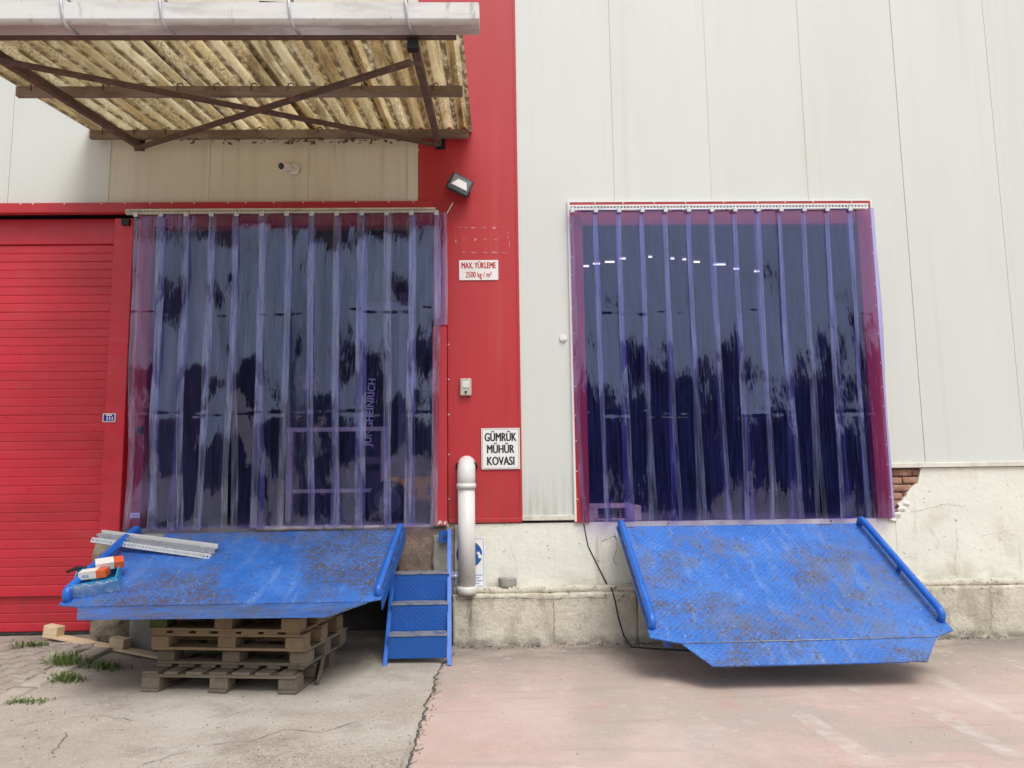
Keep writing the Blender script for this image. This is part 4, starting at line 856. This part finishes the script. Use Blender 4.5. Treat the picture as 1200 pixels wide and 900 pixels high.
# grass tufts
gt_l = ['tuft of grass at the foot of the red door', 'thick tuft of grass growing under the pale board', 'small tuft of grass on the kerb joint', 'thin tuft of grass in the concrete joint under the board', 'flat weeds spread along the kerb']
for k, (px, py, n, hgt, sx, sy) in enumerate(((34, 759, 90, .08, .16, .05), (80, 777, 220, .11, .15, .09), (78, 797, 160, .07, .11, .07), (124, 783, 110, .08, .11, .06), (30, 823, 130, .03, .16, .06))):
    p = onL(px, py); bb = MB()
    for i in range(n):
        bx_, by_ = R_.gauss(0, sx * .55), R_.gauss(0, sy * .6); an = R_.uniform(0, 2 * pi); hh = hgt * R_.uniform(.4, 1.1); ln = hgt * R_.uniform(.3, 1.5); w2 = R_.uniform(.003, .006)
        d = Vector((cos(an), sin(an), 0)); q = Vector((-d.y, d.x, 0)); base = Vector((bx_, by_, hL(p.x + bx_, p.y + by_) - p.z))
        v = [base - q * w2, base + q * w2, base + d * ln * .45 + q * w2 * .8 + Vector((0, 0, hh * .7)), base + d * ln * .45 - q * w2 * .8 + Vector((0, 0, hh * .7)), base + d * ln + Vector((0, 0, hh * R_.uniform(.6, 1)))]
        V = [bb.bm.verts.new(c_) for c_ in v]; bb.bm.faces.new(V[:4]); bb.bm.faces.new((V[3], V[2], V[4]))
    o = bb.done('grass_tuft', 'grass', None); o.location = p; tag(o, gt_l[k], 'grass', 'weeds along the joint')
# pebbles and crumbs
def pebbles(name, n, area, m, parent, smin, smax):
    bb = MB()
    for i in range(n):
        p, zf = area(); s_ = R_.uniform(smin, smax); M = Matrix.Translation((p[0], p[1], zf + s_ * .3)) @ Matrix.Rotation(R_.uniform(0, 6), 4, 'Z') @ Matrix.Rotation(R_.uniform(-.5, .5), 4, 'X')
        pts = [(cos(2 * pi * k / 5) * s_ * R_.uniform(.6, 1), sin(2 * pi * k / 5) * s_ * R_.uniform(.5, 1)) for k in range(5)]; bb.prism(pts, -s_ * .4, s_ * .4, 'z', M)
    o = bb.done(name, m, parent); o['kind'] = 'stuff'
def a1():
    y = R_.uniform(-4.6, -.1); x = R_.uniform(-4.2, edge_x(y) - .03); return (x, y), hL(x, y)
def a2():
    y = R_.uniform(-4.6, -.2); return (R_.uniform(-.4, 5), y), 0
def a3():
    x, y = R_.gauss(-1.0, .35), R_.gauss(-2.95, .14); x = min(x, edge_x(y) - .03); return (x, y), hL(x, y)
def a4():
    y = R_.uniform(-3.6, -.9); return (edge_x(y) + abs(R_.gauss(0, .03)), y), 0
def a5(): return (R_.uniform(-.35, 5), -.13 - abs(R_.gauss(0, .05))), 0
pebbles('gravel', 420, a1, 'stone', apron, .002, .008); pebbles('gravel', 120, a2, 'stone', ground, .002, .006); pebbles('gravel', 700, a3, 'kerb', apron, .003, .009); pebbles('gravel', 300, a4, 'stone', ground, .002, .009); pebbles('gravel', 260, a5, 'dark_concrete', ground, .003, .012)

# on the left ramp: hanger rails, tray with boxes
def on_ramp(px, py): return PL(px, py, y0l, z0l, sL)
ra = on_ramp(246, 654); rb_ = W(107, 634, ra.y + .12)
for k, (dy, dz, lb) in enumerate(((0, .012, 'perforated galvanised hanger rail lying lowest of the bundle on the propped ramp'), (.045, .03, 'perforated galvanised hanger rail lying in the middle of the bundle on the propped ramp'), (.09, .05, 'white hanger rail lying highest of the bundle on the propped ramp'))):
    A = ra + Vector((.01 * k, dy, dz + dy * sL)); B = rb_ + Vector((.02 * k, dy, dz + dy * .2)); d = B - A; Ln = d.length
    t = thing('hanger_rail', lb, 'rail', tuple(A), group='hanger rails on the ramp'); t.rotation_euler = (0, -math.asin(d.z / Ln), math.atan2(d.y, d.x))
    o = perforated(0, Ln, 0, 0, .0335, .020, .045, .003, 'galv_white' if k == 2 else 'galv', t, 'channel')
    o.rotation_euler = (radians((200, 165, 182)[k]), 0, 0)
p = on_ramp(118, 688); tr = thing('parts_tray', 'blue parts tray wrapped in crinkled plastic on the propped ramp', 'tray', tuple(p), (-math.atan(sL) * .0, 0, radians(20)))
tr.rotation_euler = Matrix.Rotation(math.atan(sL), 4, 'X').to_euler(); tr.rotation_euler.rotate_axis('Z', radians(18))
tb = MB(); tb.box(-.18, .14, -.10, .20, .004, .012).box(-.18, .14, -.10, -.092, .012, .11).box(-.18, .14, .192, .20, .012, .11).box(-.18, -.172, -.092, .192, .012, .11).box(.132, .14, -.092, .192, .012, .11); tb.done('tray', 'tray_blue', tr)
fw = MB().rough(-.195, .155, -.125, -.103, .0, .105, .018, .012, 18).done('plastic_wrap', 'film', tr, True)
for k, (X, Y, Z, a_, lb) in enumerate(((-.04, .03, .085, .1, 'white and orange carton lying flat in the blue tray'), (.06, .14, .10, .5, 'orange ended carton leaning at the back of the blue tray'))):
    q = thing('carton', lb, 'carton', tuple(tr.matrix_basis @ Vector((X, Y, Z)))); q.rotation_euler = (.2 + .2 * k, -.1, a_)
    MB().box(-.10, .035, -.05, .05, 0, .06, bev=.002).done('box', 'carton_white', q); MB().box(.0352, .11, -.0505, .0505, -.0005, .0605, bev=.002).done('end_panel', 'carton_orange', q); MB().box(-.10, .035, -.052, .052, .0605, .062).done('lid', 'carton_white', q)
    MB().box(-.07, -.02, -.0525, -.0505, .02, .04).done('printed_lines', 'ink_pale', q)
pl = thing('pliers', 'black handled pliers lying on the boxes by the side rail', 'pliers', tuple(tr.matrix_basis @ Vector((-.15, .12, .13)))); 
MB().tube([(-.10, -.02, -.02), (-.05, .01, 0), (0, .0, .01), (.05, .012, .02)], [.012, .012, .01, .006], 8).done('handle', 'black', pl); MB().tube([(-.08, .06, .0), (-.04, .02, .01), (0, .0, .012), (.055, -.006, .016)], [.012, .012, .01, .006], 8).done('handle', 'black', pl)

# ------------------------------------------------------------------ behind the curtains
FZ = 1.126
# pallet indoors, right
a = W(752, 612, .12)
ip = thing('pallet', 'pale wooden pallet on the floor just behind the right strip curtain', 'pallet', (a.x - 1.0, .12, FZ))
def ib(n, *q): return MB().box(*q, bev=.002).done(n, 'wood_new', ip)
for Y in (0, .33, .66):
    ib('bottom_board', 0, 1.0, Y, Y + .1, 0, .02); ib('deck_board', 0, 1.0, Y, Y + .13, .122, .144)
    for X in (0, .43, .86): ib('block', X, X + .14, Y, Y + .1, .0205, .1)
for X in (0, .43, .86): ib('stringer_board', X, X + .14, 0, .8, .1003, .1217)
for X in (.17, .5): ib('deck_board', 0, 1.0, X, X + .1, .122, .144)
# reach truck behind the left curtain
o_ = W(440, 560, .9); fk = thing('reach_truck', 'dark warehouse truck with lettered mast behind the left strip curtain', 'forklift', (o_.x, .9, FZ))
for X in (-.16, .30):
    MB().box(X - .05, X + .05, -.05, .10, .10, 2.5, bev=.006).done('mast_rail', 'truck_grey', fk)
MB().box(-.11, -.02, -.055, -.045, .75, 1.6).done('mast_cover', 'navy', fk)
MB().box(-.11, .25, -.02, .05, .6, .68).box(-.11, .25, -.02, .05, 2.3, 2.4).done('cross_member', 'truck_grey', fk)
text('JUNGHEINRICH', .115, Matrix.Translation((-.055, -.0575, 1.16)) @ Matrix.Rotation(.06, 4, 'Y') @ Matrix.Rotation(pi / 2, 4, 'X') @ Matrix.Rotation(pi / 2, 4, 'Z'), 'white_paint', fk, bold=.002, fit=.74)
MB().box(-.35, .62, .12, 1.3, .12, .55, bev=.03).done('chassis', 'truck_grey', fk); MB().box(.12, .95, -.06, .30, .20, .46, bev=.03).done('side_panel', 'orange', fk)
text('bur', .16, wallM(.68, -.0625, .31), 'ink_blue', fk, bold=.003)
wl = MB().tube([(.16, -.20, .21), (.16, -.08, .21)], .21, 28).done('wheel', 'rubber', fk); MB().tube([(.16, -.206, .21), (.16, -.2, .21)], .14, 24).done('rim', 'truck_grey', wl); MB().tube([(.16, -.215, .21), (.16, -.205, .21)], .04, 16).done('hub', 'galv', wl)
wl = MB().tube([(-.25, -.1, .12), (-.25, .02, .12)], .12, 24).done('wheel', 'rubber', fk)
for X in (-.12, .22): MB().box(X - .04, X + .04, -.9, -.06, .05, .085, bev=.004).done('fork', 'dark_metal', fk)
MB().box(-.4, .7, .2, 1.3, 2.0, 2.05).box(-.38, -.33, 1.2, 1.26, .5, 2.0).box(.62, .67, 1.2, 1.26, .5, 2.0).done('overhead_guard', 'truck_grey', fk)
# barrier frame
o_ = W(335, 560, .8); bf = thing('barrier_frame', 'pale steel barrier frame standing behind the left strip curtain', 'barrier', (o_.x, .8, FZ))
for X in (.04, 1.05): MB().box(X - .035, X + .035, -.035, .035, 0, .95, bev=.004).done('post', 'beige_box', bf)
MB().box(0, 1.1, -.02, .02, .952, 1.0, bev=.004).done('top_rail', 'galv_cream', bf); MB().box(.075, 1.015, -.015, .015, .30, .34).done('low_rail', 'galv_cream', bf)
def person(name, label, loc, rz_, jacket, stripes, arms):
    t = thing(name, label, 'person', loc, (0, 0, rz_))
    V = [(0, 0, .96), (0, .0, 1.18), (0, .01, 1.40), (0, 0, 1.50), (0, -.015, 1.60), (0, -.02, 1.70)]; E = [(0, 1), (1, 2), (2, 3), (3, 4), (4, 5)]; Rr = [(.155, .115), (.15, .11), (.17, .11), (.06, .06), (.085, .10), (.06, .075)]
    for sgn in (-1, 1):
        i = len(V); V += [(sgn * .095, 0, .88), (sgn * .105, -.01, .50), (sgn * .11, .02, .09), (sgn * .12, -.15, .045)]; Rr += [(.09, .09), (.06, .065), (.045, .05), (.035, .04)]; E += [(0, i), (i, i + 1), (i + 1, i + 2), (i + 2, i + 3)]
        i = len(V); el, wr, hn = arms[0 if sgn < 0 else 1]; V += [(sgn * .19, .0, 1.41), el, wr, hn]; Rr += [(.06, .06), (.045, .045), (.032, .032), (.036, .022)]; E += [(2, i), (i, i + 1), (i + 1, i + 2), (i + 2, i + 3)]
        h0 = Vector(hn); dd = (h0 - Vector(wr)).normalized(); sd_ = dd.cross(Vector((0, 0, 1))).normalized()
        for f in range(4):
            j = len(V); off_ = sd_ * (.027 - f * .018); ln = (.03, .038, .036, .028)[f]; V += [tuple(h0 + off_ * .9 + dd * .02), tuple(h0 + off_ + dd * (.035 + ln)), tuple(h0 + off_ + dd * (.05 + ln * 1.5) + Vector((0, 0, -.02)))]; Rr += [(.009, .009)] * 2 + [(.007, .007)]; E += [(i + 3, j), (j, j + 1), (j + 1, j + 2)]
        j = len(V); V += [tuple(Vector(wr).lerp(h0, .6) + sd_ * .03 * sgn), tuple(h0 + sd_ * .045 * sgn + dd * .03)]; Rr += [(.011, .011), (.008, .008)]; E += [(i + 3, j), (j, j + 1)]
    me = bpy.data.meshes.new('body'); me.from_pydata(V, E, []); o = bpy.data.objects.new('body', me); COL.objects.link(o)
    md = o.modifiers.new('skin', 'SKIN'); md.use_smooth_shade = True
    for i, q in enumerate(Rr): me.skin_vertices[0].data[i].radius = q
    me.skin_vertices[0].data[0].use_root = True
    o.modifiers.new('sub', 'SUBSURF').levels = 1; bpy.context.view_layer.update()
    m2 = bpy.data.meshes.new_from_object(o.evaluated_get(bpy.context.evaluated_depsgraph_get())); bpy.data.objects.remove(o)
    m2.materials.clear()
    for q in (jacket, 'trousers', 'skin', 'hivis', 'hair'): m2.materials.append(MATS[q])
    hands = [Vector(a_[1]).lerp(Vector(a_[2]), .3) for a_ in arms]
    for f in m2.polygons:
        c_ = f.center; k = 0
        if c_.z < .93: k = 1
        if c_.z < .07: k = 4
        if c_.z > 1.50: k = 2
        if (c_.z > 1.70 or (c_.z > 1.60 and c_.y > .02)): k = 4
        if any((c_ - h_).length < .11 and (c_ - h_).dot(Vector(a_[2]) - Vector(a_[1])) > 0 for h_, a_ in zip(hands, arms)): k = 2
        if stripes and k == 0 and abs(c_.x) < .22 and (abs(c_.z - 1.30) < .035 or abs(c_.z - 1.10) < .035): k = 3
        f.material_index = k; f.use_smooth = True
    ob = bpy.data.objects.new('body', m2); COL.objects.link(ob); ob.parent = t
    q = MB(); q.tube([(0, -.105, 1.60), (0, -.135, 1.575), (0, -.115, 1.565)], [.008, .014, .008], 8); q.done('nose', 'skin', t)
    for X in (-.03, .03): MB().tube([(X, -.108, 1.615), (X, -.116, 1.615)], .010, 8).done('eye', 'hair', t)
    for X in (-.088, .088): MB().tube([(X, -.01, 1.58), (X * 1.08, .0, 1.60), (X, .005, 1.63)], [.012, .016, .01], 8).done('ear', 'skin', t)
    MB().box(-.025, .025, -.112, -.104, 1.535, 1.543).done('mouth', 'ink_red', t)
p = W(508, 520, 1.5); person('person', 'person in a dark jacket with bright green stripes standing beside the warehouse truck', (p.x, 1.5, FZ), -.5, 'navy', True, (((-.27, .02, 1.14), (-.26, -.16, .98), (-.25, -.24, .95)), ((.27, .02, 1.14), (.28, -.08, .92), (.28, -.1, .84))))
p = W(361, 520, 1.3); person('person', 'person in dark clothes standing with both hands held forward behind the barrier frame', (p.x, 1.3, FZ), .35, 'trousers', False, (((-.27, -.02, 1.15), (-.15, -.24, 1.10), (-.12, -.33, 1.11)), ((.27, -.02, 1.15), (.12, -.24, 1.06), (.08, -.33, 1.07))))
# ceiling tubes far inside
def lamp(px0, px1, py, y):
    a, c = W(px0, py, y), W(px1, py, y); t = thing('tube_lamp', 'lit tube lamp hanging under the dark ceiling behind the right curtain', 'lamp', tuple((a + c) / 2), group='tube lamps inside'); L2 = (c - a).length / 2
    MB().tube([(-L2, 0, 0), (L2, 0, 0)], .014, 10).done('tube', 'tube_light', t); MB().box(-L2 - .02, L2 + .02, -.06, .06, .021, .06).done('housing', 'truck_grey', t)
    for X in (-L2 * .8, L2 * .8): MB().box(X - .006, X + .006, -.006, .006, .06, ZT - t.location.z).done('hanger', 'truck_grey', t)
for (x0, x1, y) in ((683, 690, 312), (695, 703, 309), (709, 720, 307), (726, 733, 303), (760, 764, 301), (786, 790, 303), (800, 804, 304), (813, 820, 307), (836, 850, 310), (860, 866, 315), (884, 890, 318)): lamp(x0, x1, y, 6.0)

# ------------------------------------------------------------------ across the yard, behind the camera: what the strips mirror
sh = thing('factory_shed', 'long dark factory shed across the yard, mirrored in the strip curtains', 'shed', (0, -34, 0))
MB().box(-40, 40, -12, 0, 0, 6.6).done('wall', 'shed_grey', sh); MB().prism([(-12.5, 6.6), (.5, 6.6), (.5, 6.8), (-6, 8.6), (-12.5, 6.8)], -40.5, 40.5, 'x').done('roof', 'shed_roof', sh)
w0 = None
for i in range(14):
    if w0 is None: w0 = MB().box(-1.4, 1.4, -.02, .06, 3.2, 5.0).done('window', 'shed_glass', sh); q = w0
    else: q = inst(w0, sh)
    q.location = (-36 + i * 5.5, 0, 0)
